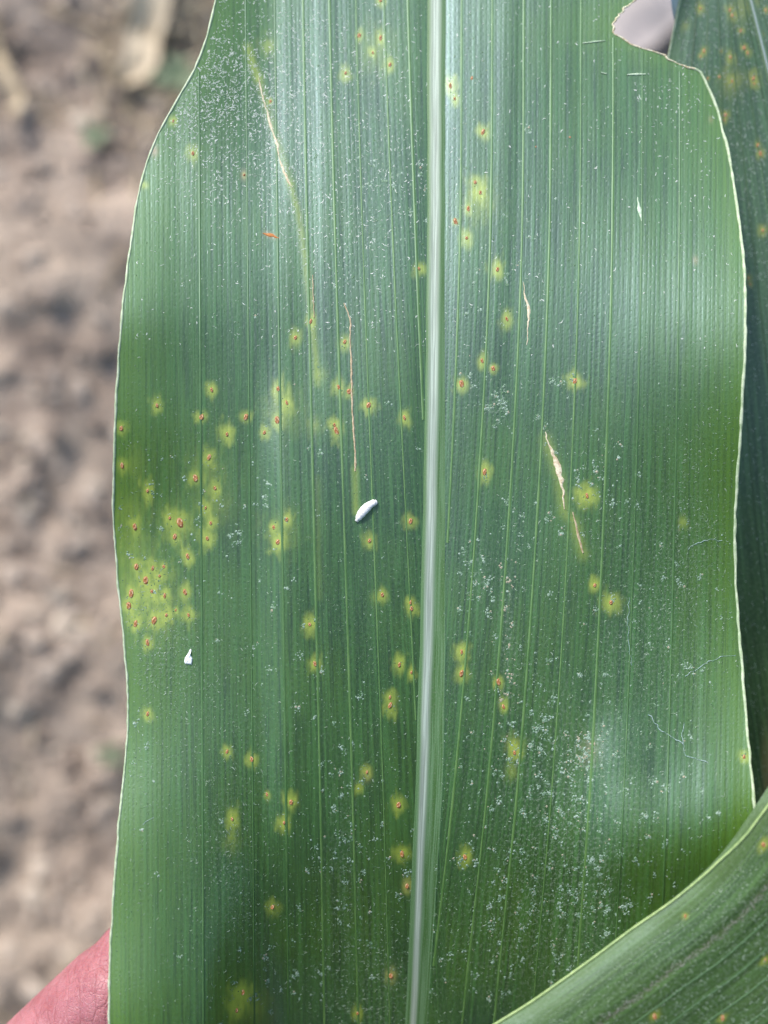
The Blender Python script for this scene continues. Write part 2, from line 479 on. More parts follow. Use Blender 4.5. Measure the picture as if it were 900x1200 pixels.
# ------------------------------------------------------------------ the broad leaf: measured outline
left_x = pl([(-900, 345), (-600, 330), (-300, 300), (-120, 268), (0, 253), (40, 243), (80, 228), (120, 206), (160, 184), (190, 172), (230, 162), (280, 154), (340, 146),
             (420, 139), (500, 135), (600, 133), (680, 138), (760, 146), (830, 150), (890, 147), (960, 140), (1040, 134), (1120, 129), (1200, 128), (1400, 134), (1700, 160), (2100, 230)])
_right_tab = [(-900, 690), (-600, 735), (-300, 800), (-120, 800), (-60, 775), (-20, 757), (0, 745), (10, 731), (20, 723), (30, 718.5), (36, 719), (42, 724), (50, 736), (56, 750), (60, 766), (64, 777), (70, 785),
              (76, 796), (79, 806), (81, 815), (85, 821), (95, 827), (110, 833), (130, 841), (180, 854), (240, 864), (300, 871), (350, 874), (420, 873), (500, 868), (560, 864), (620, 861), (680, 862),
              (740, 866), (800, 871), (850, 875), (900, 880), (940, 884), (1000, 889), (1100, 890), (1200, 885), (1400, 868), (1700, 820), (2100, 700)]
_ra = np.array(_right_tab, float)
def right_x(y):
    return np.interp(y, _ra[:, 0], _ra[:, 1])
_mid_l = pl([(-900, 505), (0, 500), (300, 500), (600, 495), (900, 487), (1200, 474), (2100, 440)])
_wh_l = pl([(-900, 508), (0, 503), (300, 502.5), (600, 498), (900, 491), (1200, 480), (2100, 446)])
_wh_r = pl([(-900, 522), (0, 518), (300, 516.5), (600, 512), (900, 502.5), (1200, 488.5), (2100, 466)])
_mid_r = pl([(-900, 527), (0, 523), (300, 522), (600, 523), (900, 522), (1200, 503), (2100, 480)])
def mid_c(y): return 0.5 * (_wh_l(y) + _wh_r(y))

_gl = pl([(-900, -0.2), (0, 0), (300, .22), (600, .5), (900, .78), (1200, 1.0), (2100, 1.5)])
_gr = pl([(-900, 0.05), (0, 0), (300, .04), (600, .24), (900, .56), (1200, 1.0), (2100, 1.9)])
_dl = pl([(100, 2), (200, 4), (300, 12), (417, 40), (480, 44), (510, 0)])
_dr = pl([(510, 0), (540, -60), (577, -76), (615, -72), (650, -66), (690, -55), (800, -25), (900, -12)])
_s = np.linspace(80, 940, 900)
def vein_x(s, y):
    s = np.asarray(s, float)
    return s + np.where(s < 505, np.clip(_dl(s), 0, 60) * _gl(y), np.clip(_dr(s), -90, 5) * _gr(y))
def vein_s(x, y):
    """invert vein_x row by row; x (rows, cols), y (rows,)"""
    out = np.empty_like(x)
    for i in range(len(y)):
        xs = np.maximum.accumulate(vein_x(_s, y[i]) + _s * 1e-5)
        out[i] = np.interp(x[i], xs, _s) + np.where(x[i] < xs[0], x[i] - xs[0], 0) + np.where(x[i] > xs[-1], x[i] - xs[-1], 0)
    return out

L_VEINS = [233, 288, 322, 355, 386, 417, 450, 478]
R_VEINS = [541, 577, 614, 646, 681, 719, 753, 797]

_tilt_y = np.arange(-1000, 2200, 10.0)
_tilt = np.interp(_tilt_y, [-900, -100, 0, 200, 320, 420, 520, 700, 900, 1050, 1200, 2100], [.50, .26, .25, .245, .22, .13, .06, .01, -.09, -.30, -.50, -.60])
_arch = np.cumsum(np.convolve(np.pad(_tilt, 6, 'edge'), np.ones(13) / 13, 'valid') * 10 * K * 1000)
_arch = _arch - np.interp(640, _tilt_y, _arch)
_phase = pl([(-900, -6.2), (-250, -2.0), (250, -0.9), (388, 0), (708, math.pi), (1260, 2 * math.pi), (2100, 3.5 * math.pi)])
def leaf_h(x, y):
    """height (m) of the broad leaf above its plane, as a function of photo pixels"""
    x = np.asarray(x, float); y = np.asarray(y, float)
    x, y = np.broadcast_arrays(x, y)
    xm = mid_c(y)
    h = np.interp(y, _tilt_y, _arch)
    flat = np.maximum(0.85 * (1 - sstep(230, 340, x)), 0.8 * sstep(640, 740, x))
    h = h * (1 - flat * sstep(640, 700, y))
    dm = np.interp(240, _tilt_y, _arch) - np.interp(np.clip(y, -60, 640), _tilt_y, _arch)
    h = h + 0.55 * (1 - sstep(220, 330, x)) * 0.5 * (dm + np.sqrt(dm * dm + 1.0))
    a = np.abs(x - xm) / 370
    h = h + 1.6 * np.clip(a, 0, 1.2) ** 1.3 - 0.5 * np.exp(-(a / 0.055) ** 2)
    # ruffled margins
    wl = np.clip((360 - x) / 200, 0, 1.3) ** 1.4
    wr = np.clip((x - 590) / 260, 0, 1.3) ** 1.4
    h = h + 3.1 * wl * np.cos(_phase(y))
    h = h + 2.9 * wr * np.cos(2 * np.pi * (y - 392) / 580)
    h = h + 0.22 * wl * np.cos(2 * np.pi * (y - 120) / 230 + x / 90)
    # pressed ridge left of the centre and the old fold beside it
    e = sstep(390, 640, y) * (1 - sstep(960, 1080, y))
    xr = 316 + 6 * (y - 450) / 500
    h = h + 1.9 * e * (sstep(-18, 15, x - xr) - sstep(10, 190, x - xr))
    e2 = sstep(820, 900, y) * (1 - sstep(1000, 1060, y))
    h = h + 0.9 * e2 * (sstep(-18, 14, x - 700) - sstep(12, 90, x - 700))
    fold = np.interp(y, [60, 92, 145, 215, 300, 380, 560], [292, 302, 317, 340, 357, 366, 374])
    h = h + 0.05 * np.exp(-((x - fold) / 5.0) ** 2) * sstep(40, 90, y) * (1 - sstep(420, 620, y))
    h = h + 1.3 * np.exp(-((x - 150) / 95) ** 2 - ((y - 372) / 56) ** 2)
    h = h + 3.2 * np.exp(-((x - 785) / 125) ** 2 - ((y - 985) / 75) ** 2)
    h = h + 7.5 * np.exp(-((x - 170) / 125) ** 2 - ((y - 1290) / 280) ** 2)
    h = h - 1.6 * np.exp(-((x - 420) / 90) ** 2 - ((y - 1170) / 110) ** 2)
    h = h + 0.7 * np.exp(-((x - 215) / 70) ** 2 - ((y - 92) / 66) ** 2)
    # soft buckles
    h = h + 0.55 * fbm(x / 210, y / 420, 5, 2)
    # streaks along the veins
    sx = x - (y - 600) * np.where(x < xm, 0.030, -0.045) * np.exp(-((x - xm) / 170) ** 2)
    h = h + 0.065 * vnoise(sx / 26, y / 900, 31) + 0.03 * vnoise(sx / 11, y / 700, 37)
    return h * 0.001

# pustules of the broad leaf: x, y, halo radius (px), size of blister
PUST = [(203,142,8,.7),(226,180,11,1),(286,205,4,.9),(446,1,9,.9),(421,42,8,.9),(446,45,9,.9),(437,62,7,.9),(457,76,12,1.1),(405,86,11,.9),
 (317,119,5,.7),(528,101,13,1.1),(533,116,9,.8),(566,155,12,1),(557,214,12,.9),(563,226,15,1),(549,245,7,.9),(534,260,7,1.1),(547,279,13,.9),(553,92,0,.6),
 (668,161,0,.6),(628,172,0,.6),
 (248,457,14,1.1),(184,475,14,1),(236,489,11,1),(288,489,11,1.1),(266,509,13,1.1),(142,502,11,1.1),(143,545,10,1),(245,536,11,1),(229,560,12,1),(252,572,12,1),(241,595,11,.9),(173,575,14,1),
 (491,315,11,1),(583,316,14,1),(594,374,14,.9),(346,396,13,1),(364,377,12,1),(404,401,9,1),(397,454,12,1),(409,459,9,1),(326,456,14,1.1),(336,472,13,.9),(325,493,12,1),(310,507,11,1),
 (392,498,13,1.1),(394,505,12,1),(432,475,14,1.1),(474,490,13,1),(541,450,13,1.1),(565,423,11,1),(578,432,9,1),(568,553,14,1.1),(674,447,13,1),(688,581,19,1.1),
 (158,617,13,1.3),(199,607,12,.8),(211,612,14,1.4),(205,629,12,1),(247,613,12,1),(243,631,14,1.1),(220,652,12,1.1),(160,664,12,1.2),(179,666,13,.9),(187,675,13,.9),(171,680,15,1.4),(178,693,14,.8),(193,698,13,1),
 (154,696,14,1.2),(151,710,14,1.3),(217,694,13,1.2),(159,731,11,.9),(181,727,13,1.2),(195,721,12,1),(221,721,12,.9),(206,715,5,.6),(192,664,8,.6),(173,753,10,1.1),(173,837,9,1),(266,881,8,.9),
 (336,609,13,1),(321,618,11,.9),(326,635,14,1),(433,634,13,1.1),(481,611,12,1),(448,697,12,1),(481,706,11,1),(482,713,12,1.1),(363,732,14,1),(369,778,13,1),(468,779,12,1.1),(482,788,9,1),(457,817,12,.8),(457,827,14,1.2),
 (541,764,12,1),(541,789,13,1.3),(584,799,9,1.1),(590,828,10,.9),(295,890,13,1),(697,686,11,1),(716,706,18,1.2),(603,882,12,.9),(872,887,9,1),
 (272,960,15,.9),(284,1163,16,1),(277,1184,16,1.3),(341,940,14,1.1),(333,964,14,1.1),(430,905,10,1),(313,931,7,.7),(467,943,13,1.1),(471,1000,14,1),(477,1038,11,1.2),(319,1063,13,1),(545,1004,11,1),(458,1143,9,1.1),(419,1187,13,1.1)]
# yellowing without a blister
STAIN = [(314,54,9,.5),(420,924,5,.8),(603,874,10,.7),(282,1172,14,.8),(166,692,34,.36),(185,712,26,.25),(156,640,24,.25),(250,590,22,.25),(240,550,22,.25),(150,600,24,.25),(206,617,20,.4),(330,480,22,.3),(330,622,20,.3),
         (560,240,22,.3),(440,58,24,.25),(368,500,9,.35),(600,905,8,.35),(272,985,10,.3),(169,217,4,1),(800,612,6,.5),(155,545,18,.2),(440,700,6,.3),(375,440,8,.3),(300,1180,14,.3)]
SCARS = [  # points, widths (px), material key
 ([(303,90),(306,106),(312,128),(317,145),(321,158),(325,170),(328,186),(332,200),(337,210),(342,219)], [1.2,2.6,2.2,3.6,2.6,4.0,2.0,3.6,4.2,1.0], 'dry'),
 ([(366,322),(367,345),(368,372)], [1.0,1.8,1.0], 'tan'),
 ([(403,355),(408,366),(411,378),(410,400),(412,430),(412,465),(414,500),(416,530),(416.5,552)], [1.0,2.2,2.4,2.2,2.8,2.4,2.4,2.6,2.8], 'tan'),
 ([(613,331),(615,347),(620,362),(619,378),(617.5,404)], [1.2,2.6,4.6,2.6,0.8], 'dry'),
 ([(639,506),(642,518),(648,532),(653,544),(657,560),(660,576),(661,597)], [1.4,3.0,5.6,8.6,7.2,4.6,1.0], 'dry'),
 ([(671,600),(675,616),(678,630),(683,648)], [1.6,2.8,3.4,2.2], 'tan'),
 ([(747,231),(749,243),(752,259)], [1.2,5.5,1.2], 'scr'),
 ([(683,50.5),(695,49),(709,47.5)], [1.2,2.4,1.4], 'scr'),
 ([(704,85),(711,86.5)], [2.0,1.6], 'scr'),
 ([(735,87.5),(746,87),(757,86.8)], [1.2,2.4,1.4], 'scr'),
]
CREASES = [([(290,55),(297,78),(303,92)], 5, .55), ([(340,215),(350,252),(357,300),(364,360),(370,420),(372,450)], 4, .40), ([(416,550),(417,600)], 4, .4), ([(372,560),(374,700)], 4, .10),
           ([(303,92),(320,150),(340,215)], 5, .3), ([(640,515),(655,560),(661,600),(672,610),(683,650)], 7, .35)]

def seg_dist(x, y, pts):
    d = np.full(x.shape, 1e9)
    for (x0, y0), (x1, y1) in zip(pts[:-1], pts[1:]):
        dx, dy = x1 - x0, y1 - y0
        t = np.clip(((x - x0) * dx + (y - y0) * dy) / (dx*dx + dy*dy), 0, 1)
        d = np.minimum(d, np.hypot(x - x0 - t*dx, y - y0 - t*dy))
    return d

def halo_field(x, y, pust, stains, creases, seed=91):
    h = np.zeros(x.shape)
    wob = 1 + 0.28 * vnoise(x / 4 + y / 31, y / 9, seed) + 0.16 * vnoise(x / 2.2, y / 7 + x / 23, seed + 5)
    for (cx, cy, r, *_r) in pust:
        if r <= 0: continue
        kx = 0.66 + 0.26 * (((cx * 31 + cy * 17) % 23) / 22); ky = 0.86 + 0.42 * (((cx * 11 + cy * 29) % 19) / 18)
        d = np.hypot((x - cx) / (r * kx), (y - cy) / (r * ky)) * wob
        h = np.maximum(h, (0.78 + 0.22 * ((cx * 7 + cy * 13) % 10) / 10) * (1 - sstep(0.0, 1.24, d)))
    for (cx, cy, r, a) in stains:
        d = np.hypot((x - cx) / r, (y - cy) / (r * 1.25)) * wob
        h = h + (1 - h) * a * np.exp(-d * d * 1.3)
    for pts, w, a in creases:
        h = h + (1 - h) * a * np.exp(-(seg_dist(x, y, pts) / w) ** 2)
    return np.clip(h, 0, 1)

def make_tube(name, pts, rad, mat, parent, nseg=6):
    """round-section rim along world points"""
    pts = np.asarray(pts, float); n = len(pts)
    rad = np.broadcast_to(np.asarray(rad, float), (n,))
    t = np.gradient(pts, axis=0); t /= np.linalg.norm(t, axis=1, keepdims=True) + 1e-12
    up = np.array([0, 0, 1.0])
    sx = np.cross(t, up); sx /= np.linalg.norm(sx, axis=1, keepdims=True) + 1e-12
    sy = np.cross(sx, t)
    a = np.linspace(0, 2*np.pi, nseg, endpoint=False)
    v = pts[:, None] + rad[:, None, None] * (np.cos(a)[None, :, None] * sx[:, None] + np.sin(a)[None, :, None] * sy[:, None])
    i = np.arange(n - 1)[:, None] * nseg; j = np.arange(nseg)[None]
    f = np.stack([i + j, i + (j + 1) % nseg, i + nseg + (j + 1) % nseg, i + nseg + j], -1).reshape(-1, 4)
    return link(name, np_mesh(name, v.reshape(-1, 3), f), mat, parent)

def strip(name, xs, ys, widths, hfun, mat, parent, rise=0.00012, lift=0.00002, to_px=None, uvs=None, ncross=5):
    """a slim ridge lying on a leaf: centre line in leaf pixels, full widths in pixels"""
    xs = np.asarray(xs, float); ys = np.asarray(ys, float); widths = np.broadcast_to(np.asarray(widths, float), xs.shape)
    tx, ty = np.gradient(xs), np.gradient(ys); L = np.hypot(tx, ty); nx, ny = -ty / L, tx / L
    c = np.linspace(-1, 1, ncross)
    X = xs[:, None] + nx[:, None] * c[None] * widths[:, None] / 2
    Y = ys[:, None] + ny[:, None] * c[None] * widths[:, None] / 2
    H = hfun(X, Y) + lift + (rise * (1 - c**2))[None] - (np.abs(c) > 0.99)[None] * (lift + 0.00003)
    if to_px: X, Y = to_px(X, Y)
    me = np_mesh(name, P(X, Y, H).reshape(-1, 3), grid_faces(len(xs), ncross))
    # keep the upper side facing up
    return link(name, me, mat, parent)

# blister meshes (shared)
def pustule_mesh(seed):
    r = np.random.default_rng(seed)
    rings, segs = 4, 10
    v = [(0, 0, 0.55)]
    for i in range(1, rings + 1):
        f = i / rings
        for j in range(segs):
            a = 2*np.pi*j/segs
            rr = f * (1 + r.uniform(-.13, .13))
            z = {1: 0.62, 2: 0.95, 3: 0.6, 4: -0.15}[i] * (1 + r.uniform(-.2, .2))
            v.append((rr*np.cos(a)*0.75, rr*np.sin(a)*1.05, z))
    tri = [(0, 1+j, 1+(j+1) % segs) for j in range(segs)]
    q = [(1+(i-1)*segs+j, 1+i*segs+j, 1+i*segs+(j+1) % segs, 1+(i-1)*segs+(j+1) % segs) for i in range(1, rings) for j in range(segs)]
    me = np_mesh('rust_pustule', np.array(v), [np.array(tri), np.array(q)])
    me.materials.append(M_RUST); me.materials.append(M_RUSTLIP)
    idx = np.zeros(len(me.polygons), np.int32)
    for k, p in enumerate(me.polygons):
        if k >= segs and (k - segs) // segs == 1 and ((k * 7 + seed) % 10) < 4: idx[k] = 1
    me.polygons.foreach_set('material_index', idx)
    return me
PMESH = [pustule_mesh(s) for s in range(5)]
def place_pustules(pust, hfun, root, to_px=None):
    for i, (x, y, r, s) in enumerate(pust):
        o = bpy.data.objects.new('rust_pustule', PMESH[i % 5])
        X, Y = (x, y) if to_px is None else to_px(np.array(float(x)), np.array(float(y)))
        o.location = P(X, Y, hfun(np.array(float(x)), np.array(float(y))))
        sz = 0.00043 * s * random.uniform(0.72, 1.2)
        o.scale = (sz * random.uniform(.75, 1.1), sz * random.uniform(.85, 1.4), 0.00017 * s)
        o.rotation_euler = (0, 0, random.uniform(-.35, .35))
        COL.objects.link(o); o.parent = root

# ------------------------------------------------------------------ build the broad leaf
leaf = empty('corn_leaf', (0, 0, 0))
tag(leaf, 'broad green corn leaf with a white midrib and a bite in its upper right margin', 'leaf')

def half_blade(y, xa, xb, cluster, ncol):
    t = np.linspace(0, 1, ncol)
    return xa[:, None] * (1 - t)[None] + xb[:, None] * t[None]
ys = np.concatenate([np.linspace(-900, -20, 60)[:-1], np.arange(-20, 100, 1.6), np.arange(100, 1230, 2.4), np.linspace(1230, 2100, 60)])
lx = left_x(ys) + 0.5 * vnoise(ys / 22, ys * 0, 8) + 0.25 * vnoise(ys / 5, ys * 0, 18)
rx = right_x(ys) + 0.6 * vnoise(ys / 14, ys * 0, 9)
torn = (ys < 82)
rx = rx + torn * 2.0 * (vnoise(ys / 2.4, ys * 0, 12)) * sstep(-30, 0, ys)
XL = half_blade(ys, lx, mid_c(ys), 0, 190)
XR = half_blade(ys, mid_c(ys), rx, 0, 190)
X = np.concatenate([XL, XR[:, 1:]], 1)
Yg = np.repeat(ys[:, None], X.shape[1], 1)
H = leaf_h(X, Yg)
verts = P(X, Yg, H).reshape(-1, 3)
me = np_mesh('blade', verts, grid_faces(*X.shape))
S = vein_s(X, ys)
add_uv(me, np.stack([S / 100, Yg / 100], -1).reshape(-1, 2))
edge_d = np.minimum(X - lx[:, None], rx[:, None] - X)
edgew = np.clip(np.exp(-edge_d / 38.0) * 0.9 + 0.30 * np.exp(-edge_d / 110.0), 0, 1)
halo = halo_field(X, Yg, PUST, STAIN, CREASES)
dryf = np.clip(0.55 * np.exp(-(seg_dist(X, Yg, [(312, 274), (318, 276), (324, 278)]) / 3) ** 2), 0, 1)
for (cx, cy, r, a) in [(286, 205, 4, .5), (181, 177, 4, .9), (833, 140, 2.5, .4), (815, 305, 3, .5), (430, 908, 6, .2), (477, 1038, 5, .5), (458, 1143, 6, .5), (691, 880, 10, .25)]:
    dryf = np.maximum(dryf, a * np.exp(-((X - cx) ** 2 + ((Yg - cy) / 1.6) ** 2) / r ** 2))
film = 0.12 + 0.12 * fbm(X / 60, Yg / 90, 83, 3)
for (cx, cy, sx, sy, a) in [(265,110,60,80,.4),(420,150,70,110,.25),(440,1160,60,60,.4),(810,640,60,90,.55),(660,960,90,130,.75),(620,1110,90,80,.6),(690,880,20,25,.7),(595,745,9,80,.6),(582,478,10,18,1.0),(190,770,40,60,.5),(400,1000,18,90,.5),(270,1000,20,80,.5),(760,760,60,90,.5),(560,665,16,30,.5)]:
    film = film + a * np.exp(-((X - cx) / sx) ** 2 - ((Yg - cy) / sy) ** 2)
add_attr(me, 'marks', np.stack([halo, edgew, dryf, np.clip(film, 0, 1)], -1).reshape(-1, 4))
link('blade', me, M_LEAF, leaf)

# midrib: flank, white band, flank
def build_midrib(parent):
    y = np.concatenate([np.linspace(-900, -20, 30)[:-1], np.arange(-20, 1230, 6.0), np.linspace(1230, 2100, 30)])
    a, b, c, d = _mid_l(y), _wh_l(y), _wh_r(y), _mid_r(y)
    cols, us, ris = [], [], []
    for t in (0, .5): cols.append(a + (b - a) * t); us.append(t); ris.append(-.05 + .35 * t)
    for t in (0, .25, .5, .75, 1): cols.append(b + (c - b) * t); us.append(1 + t); ris.append(.24 + .10 * math.sin(math.pi * t) - .06 * math.exp(-((t - .5) / .15) ** 2))
    for t in (.25, .5, .75, 1): cols.append(c + (d - c) * t); us.append(2 + t); ris.append(.24 - .28 * t)
    Xm = np.stack(cols, 1) + 0.35 * vnoise(y / 40, y * 0, 66)[:, None]
    Ym = np.repeat(y[:, None], Xm.shape[1], 1)
    Hm = leaf_h(Xm, Ym) + 0.001 * np.array(ris)[None]
    m = np_mesh('midrib', P(Xm, Ym, Hm).reshape(-1, 3), grid_faces(*Xm.shape))
    add_uv(m, np.stack([np.repeat(np.array(us)[None], len(y), 0), Ym / 100], -1).reshape(-1, 2))
    return link('midrib', m, M_MIDRIB, parent)
build_midrib(leaf)

yv = np.concatenate([np.linspace(-900, -20, 30)[:-1], np.arange(-20, 1230, 8.0), np.linspace(1230, 2000, 26)])
for s in L_VEINS + R_VEINS:
    xv = vein_x(s, yv)
    ok = (xv > left_x(yv) + 6) & (xv < right_x(yv) - 5)
    if s < 505: ok &= xv < _mid_l(yv) - 1.0
    else: ok &= xv > _mid_r(yv) + 1.0
    # keep the lowest unbroken run (the bite cuts some veins)
    idx = np.where(ok)[0]
    runs = np.split(idx, np.where(np.diff(idx) > 1)[0] + 1)
    run = max(runs, key=len)
    if len(run) < 4: continue
    wv = (2.7 + 1.3 * (1 if (s * 7) % 3 else 0)) * (0.85 + 0.2 * vnoise(yv[run] / 60, np.full(len(run), s / 3.0), 44))
    edge_near = 0.55 + 0.45 * sstep(0, 150, min(abs(s - 140), abs(870 - s)))
    strip('vein', xv[run], yv[run], wv * edge_near, leaf_h, M_VEIN_SOFT if (s < 345 or s > 735) else M_VEIN, leaf, rise=0.00007, lift=0.000015)

# pale rims
ym = ys
make_tube('margin', P(lx, ym, leaf_h(lx, ym)), 0.00018 + 0.00005 * vnoise(ym / 9, ym * 0, 3), M_MARGIN, leaf)
sel = ys > 80
make_tube('margin', P(rx[sel], ys[sel], leaf_h(rx[sel], ys[sel])), 0.00023 + 0.00006 * vnoise(ys[sel] / 9, ys[sel] * 0, 4), M_MARGIN, leaf)
sel = (ys > -110) & (ys <= 82)
make_tube('torn_edge', P(rx[sel], ys[sel], leaf_h(rx[sel], ys[sel])), 0.00016 + 0.00008 * vnoise(ys[sel] / 3, ys[sel] * 0, 5), M_TORN, leaf)

def densify(pts, wid, step=3.0, wob=0.5, seed=1):
    pts = np.array(pts, float); d = np.concatenate([[0], np.cumsum(np.hypot(*np.diff(pts, axis=0).T))])
    n = max(4, int(d[-1] / step))
    t = np.linspace(0, d[-1], n)
    x = np.interp(t, d, pts[:, 0]); y = np.interp(t, d, pts[:, 1]); w = np.interp(t, d, wid)
    x = x + wob * vnoise(t / 4, t * 0, seed); w = w * (1 + 0.35 * vnoise(t / 5, t * 0, seed + 50))
    return x, y, w
for i, (pts, wid, key) in enumerate(SCARS):
    x, y, w = densify(pts, wid, step=2.0, wob=0.8 if key == 'dry' else 0.5, seed=200 + i)
    mat = {'dry': M_DRY, 'tan': M_DRYTAN, 'scr': M_SCRATCH}[key]
    strip('pale_scratch' if key == 'scr' else 'dry_scar', x, y, np.maximum(w * (0.78 if key == 'dry' else 0.9), 0.6), leaf_h, mat, leaf, rise=0.00010, lift=0.00004)
x, y, w = densify([(307, 273), (314, 275), (320, 276), (326, 279)], [1, 4, 5, 1.5], 1.5, 0.8, 333)
strip('rust_smear', x, y, w, leaf_h, M_SMEAR, leaf, rise=0.00006, lift=0.00003)
place_pustules(PUST, leaf_h, leaf)

# ------------------------------------------------------------------ flecks, hairs and dust
def flecks(name, px, py, ang, length, width, curve, hfun, tint, mat, lift=0.00003, rise=0.00005, to_px=None, parent=None):
    n = len(px)
    t = np.array([-0.5, 0.0, 0.5])
    ca, sa = np.cos(ang), np.sin(ang)
    lx_ = t[None] * length[:, None]; ly_ = (curve * length)[:, None] * (0.25 - t[None] ** 2) * 4
    cx = px[:, None] + lx_ * ca[:, None] - ly_ * sa[:, None]
    cy = py[:, None] + lx_ * sa[:, None] + ly_ * ca[:, None]
    w = width[:, None] * np.array([0.35, 1.0, 0.45])[None]
    nx, ny = -sa[:, None], ca[:, None]
    Xs = np.stack([cx - nx * w / 2, cx, cx + nx * w / 2], -1)
    Ys = np.stack([cy - ny * w / 2, cy, cy + ny * w / 2], -1)
    Hs = hfun(Xs, Ys) + lift
    Hs[..., 1] += rise
    if to_px: Xs, Ys = to_px(Xs, Ys)
    v = P(Xs, Ys, Hs).reshape(-1, 3)
    base = np.array([(0, 3, 4, 1), (1, 4, 5, 2), (3, 6, 7, 4), (4, 7, 8, 5)])
    f = (base[None] + (np.arange(n) * 9)[:, None, None]).reshape(-1, 4)
    me = np_mesh(name, v, f, smooth=False)
    add_attr(me, 'tint', np.repeat(np.concatenate([tint, np.ones((n, 1))], 1), 9, 0))
    return link(name, me, mat, parent)

def grains(name, px, py, rad, hfun, tint, mat, to_px=None):
    n = len(px)
    oct_v = np.array([(1, 0, 0), (0, 1, 0), (-1, 0, 0), (0, -1, 0), (0, 0, 1)], float)
    oct_f = np.array([(0, 1, 4), (1, 2, 4), (2, 3, 4), (3, 0, 4)])
    v = oct_v[None] * (1 + RNG.uniform(-.35, .35, (n, 5, 1)))
    a = RNG.uniform(0, 6.28, n); ca, sa = np.cos(a)[:, None], np.sin(a)[:, None]
    qx = v[..., 0] * ca - v[..., 1] * sa; qy = v[..., 0] * sa + v[..., 1] * ca
    Xs = px[:, None] + qx * rad[:, None]; Ys = py[:, None] + qy * rad[:, None]
    Hs = hfun(Xs, Ys) + v[..., 2] * rad[:, None] * K * 0.38 + 0.000005
    if to_px: Xs, Ys = to_px(Xs, Ys)
    f = (oct_f[None] + (np.arange(n) * 5)[:, None, None]).reshape(-1, 3)
    me = np_mesh(name, P(Xs, Ys, Hs).reshape(-1, 3), f, smooth=False)
    add_attr(me, 'tint', np.repeat(np.concatenate([tint, np.ones((n, 1))], 1), 5, 0))
    return link(name, me, mat)

def scatter(blobs, inside):
    xs_, ys_ = [], []
    for (cx, cy, sx, sy, n) in blobs:
        xs_.append(RNG.normal(cx, sx, n)); ys_.append(RNG.normal(cy, sy, n))
    x = np.concatenate(xs_); y = np.concatenate(ys_)
    k = inside(x, y)
    return x[k], y[k]
def on_leaf(x, y):
    return (x > left_x(y) + 5) & (x < right_x(y) - 5) & (y > -40) & (y < 1240)
def uniform_blobs(n):
    x = RNG.uniform(120, 890, n); y = RNG.uniform(-20, 1215, n); k = on_leaf(x, y)
    return x[k], y[k]
def clump(x, y, k, spread):
    m = RNG.integers(1, k + 1, len(x)); i = np.repeat(np.arange(len(x)), m)
    return x[i] + RNG.normal(0, spread, len(i)), y[i] + RNG.normal(0, spread, len(i))

HAIR = [(260,60,28,40,420),(250,110,26,30,420),(300,110,34,40,420),(330,165,22,40,260),(215,135,22,22,300),(400,120,60,90,650),(430,230,50,60,300),(280,200,50,40,330),(240,200,20,22,130),(345,60,40,50,330),
        (345,250,20,45,120),(400,330,60,60,220),(185,760,25,45,260),(200,800,35,35,220),(170,700,24,40,130),(440,1150,34,40,330),(420,1190,30,18,200),(380,1080,70,70,330),(330,1100,60,60,200),
        (800,640,45,60,380),(770,740,45,60,380),(820,560,30,60,200),(660,780,45,80,220),(600,760,25,120,160),(690,590,18,40,120),(560,1120,50,60,180),(770,880,60,60,240),(230,950,60,90,260),(270,1000,20,70,180),(780,120,25,40,110),
        (520,1080,30,80,120),(450,900,60,120,260),(270,850,50,60,130)]
hx, hy = scatter(HAIR, on_leaf)
ux, uy = uniform_blobs(2600)
hx = np.concatenate([hx, ux]); hy = np.concatenate([hy, uy])
n = len(hx)
hl = 1.2 + 3.4 * RNG.random(n) ** 1.7 * np.where(RNG.random(n) < 0.06, 1.8, 1.0)
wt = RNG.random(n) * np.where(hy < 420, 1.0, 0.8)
topm = (hy < 420)[:, None]  # hairs near the top get a brighter tint, painting in the sheen's sparkle
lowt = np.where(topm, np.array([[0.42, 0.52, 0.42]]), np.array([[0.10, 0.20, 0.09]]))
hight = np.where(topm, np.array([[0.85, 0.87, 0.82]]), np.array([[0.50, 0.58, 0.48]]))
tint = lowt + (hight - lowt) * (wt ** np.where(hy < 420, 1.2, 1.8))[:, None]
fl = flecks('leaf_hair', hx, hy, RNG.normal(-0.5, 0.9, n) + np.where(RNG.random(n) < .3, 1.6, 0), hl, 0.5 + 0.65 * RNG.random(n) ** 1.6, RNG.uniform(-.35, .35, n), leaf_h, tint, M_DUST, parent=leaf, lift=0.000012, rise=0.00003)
tag(fl, kind='stuff')

DUSTB = [(700,1000,60,50,130),(640,980,45,65,110),(650,1080,65,55,130),(600,1130,50,50,100),(690,1060,40,30,60),(585,478,7,14,40),(580,1000,30,80,110),(740,930,70,60,110),(640,860,40,50,120),
         (690,880,18,22,70),(655,900,24,60,90),(595,740,8,70,60),(560,660,14,30,40),(400,960,12,60,80),(400,1020,40,60,60),(470,1030,30,60,60),(650,450,12,12,14),(640,490,14,20,18),(700,560,16,24,50),(740,700,80,80,100),(800,720,50,60,70),
         (300,1110,60,60,60),(560,420,30,90,50),(430,220,30,50,50),(470,250,20,40,30),(600,250,40,80,40),(350,1170,40,20,30),(200,620,50,60,80),(160,900,14,30,20),(320,640,60,140,110),(640,620,20,20,30),(560,680,10,16,24)]
dx, dy = scatter(DUSTB, on_leaf)
kk_ = RNG.random(len(dx)) < 0.62
dx, dy = dx[kk_], dy[kk_]
m_ = np.clip(RNG.poisson(RNG.gamma(1.6, 3.2, len(dx))), 1, 16)
i_ = np.repeat(np.arange(len(dx)), m_)
sp_ = 0.55 * np.sqrt(m_[i_])
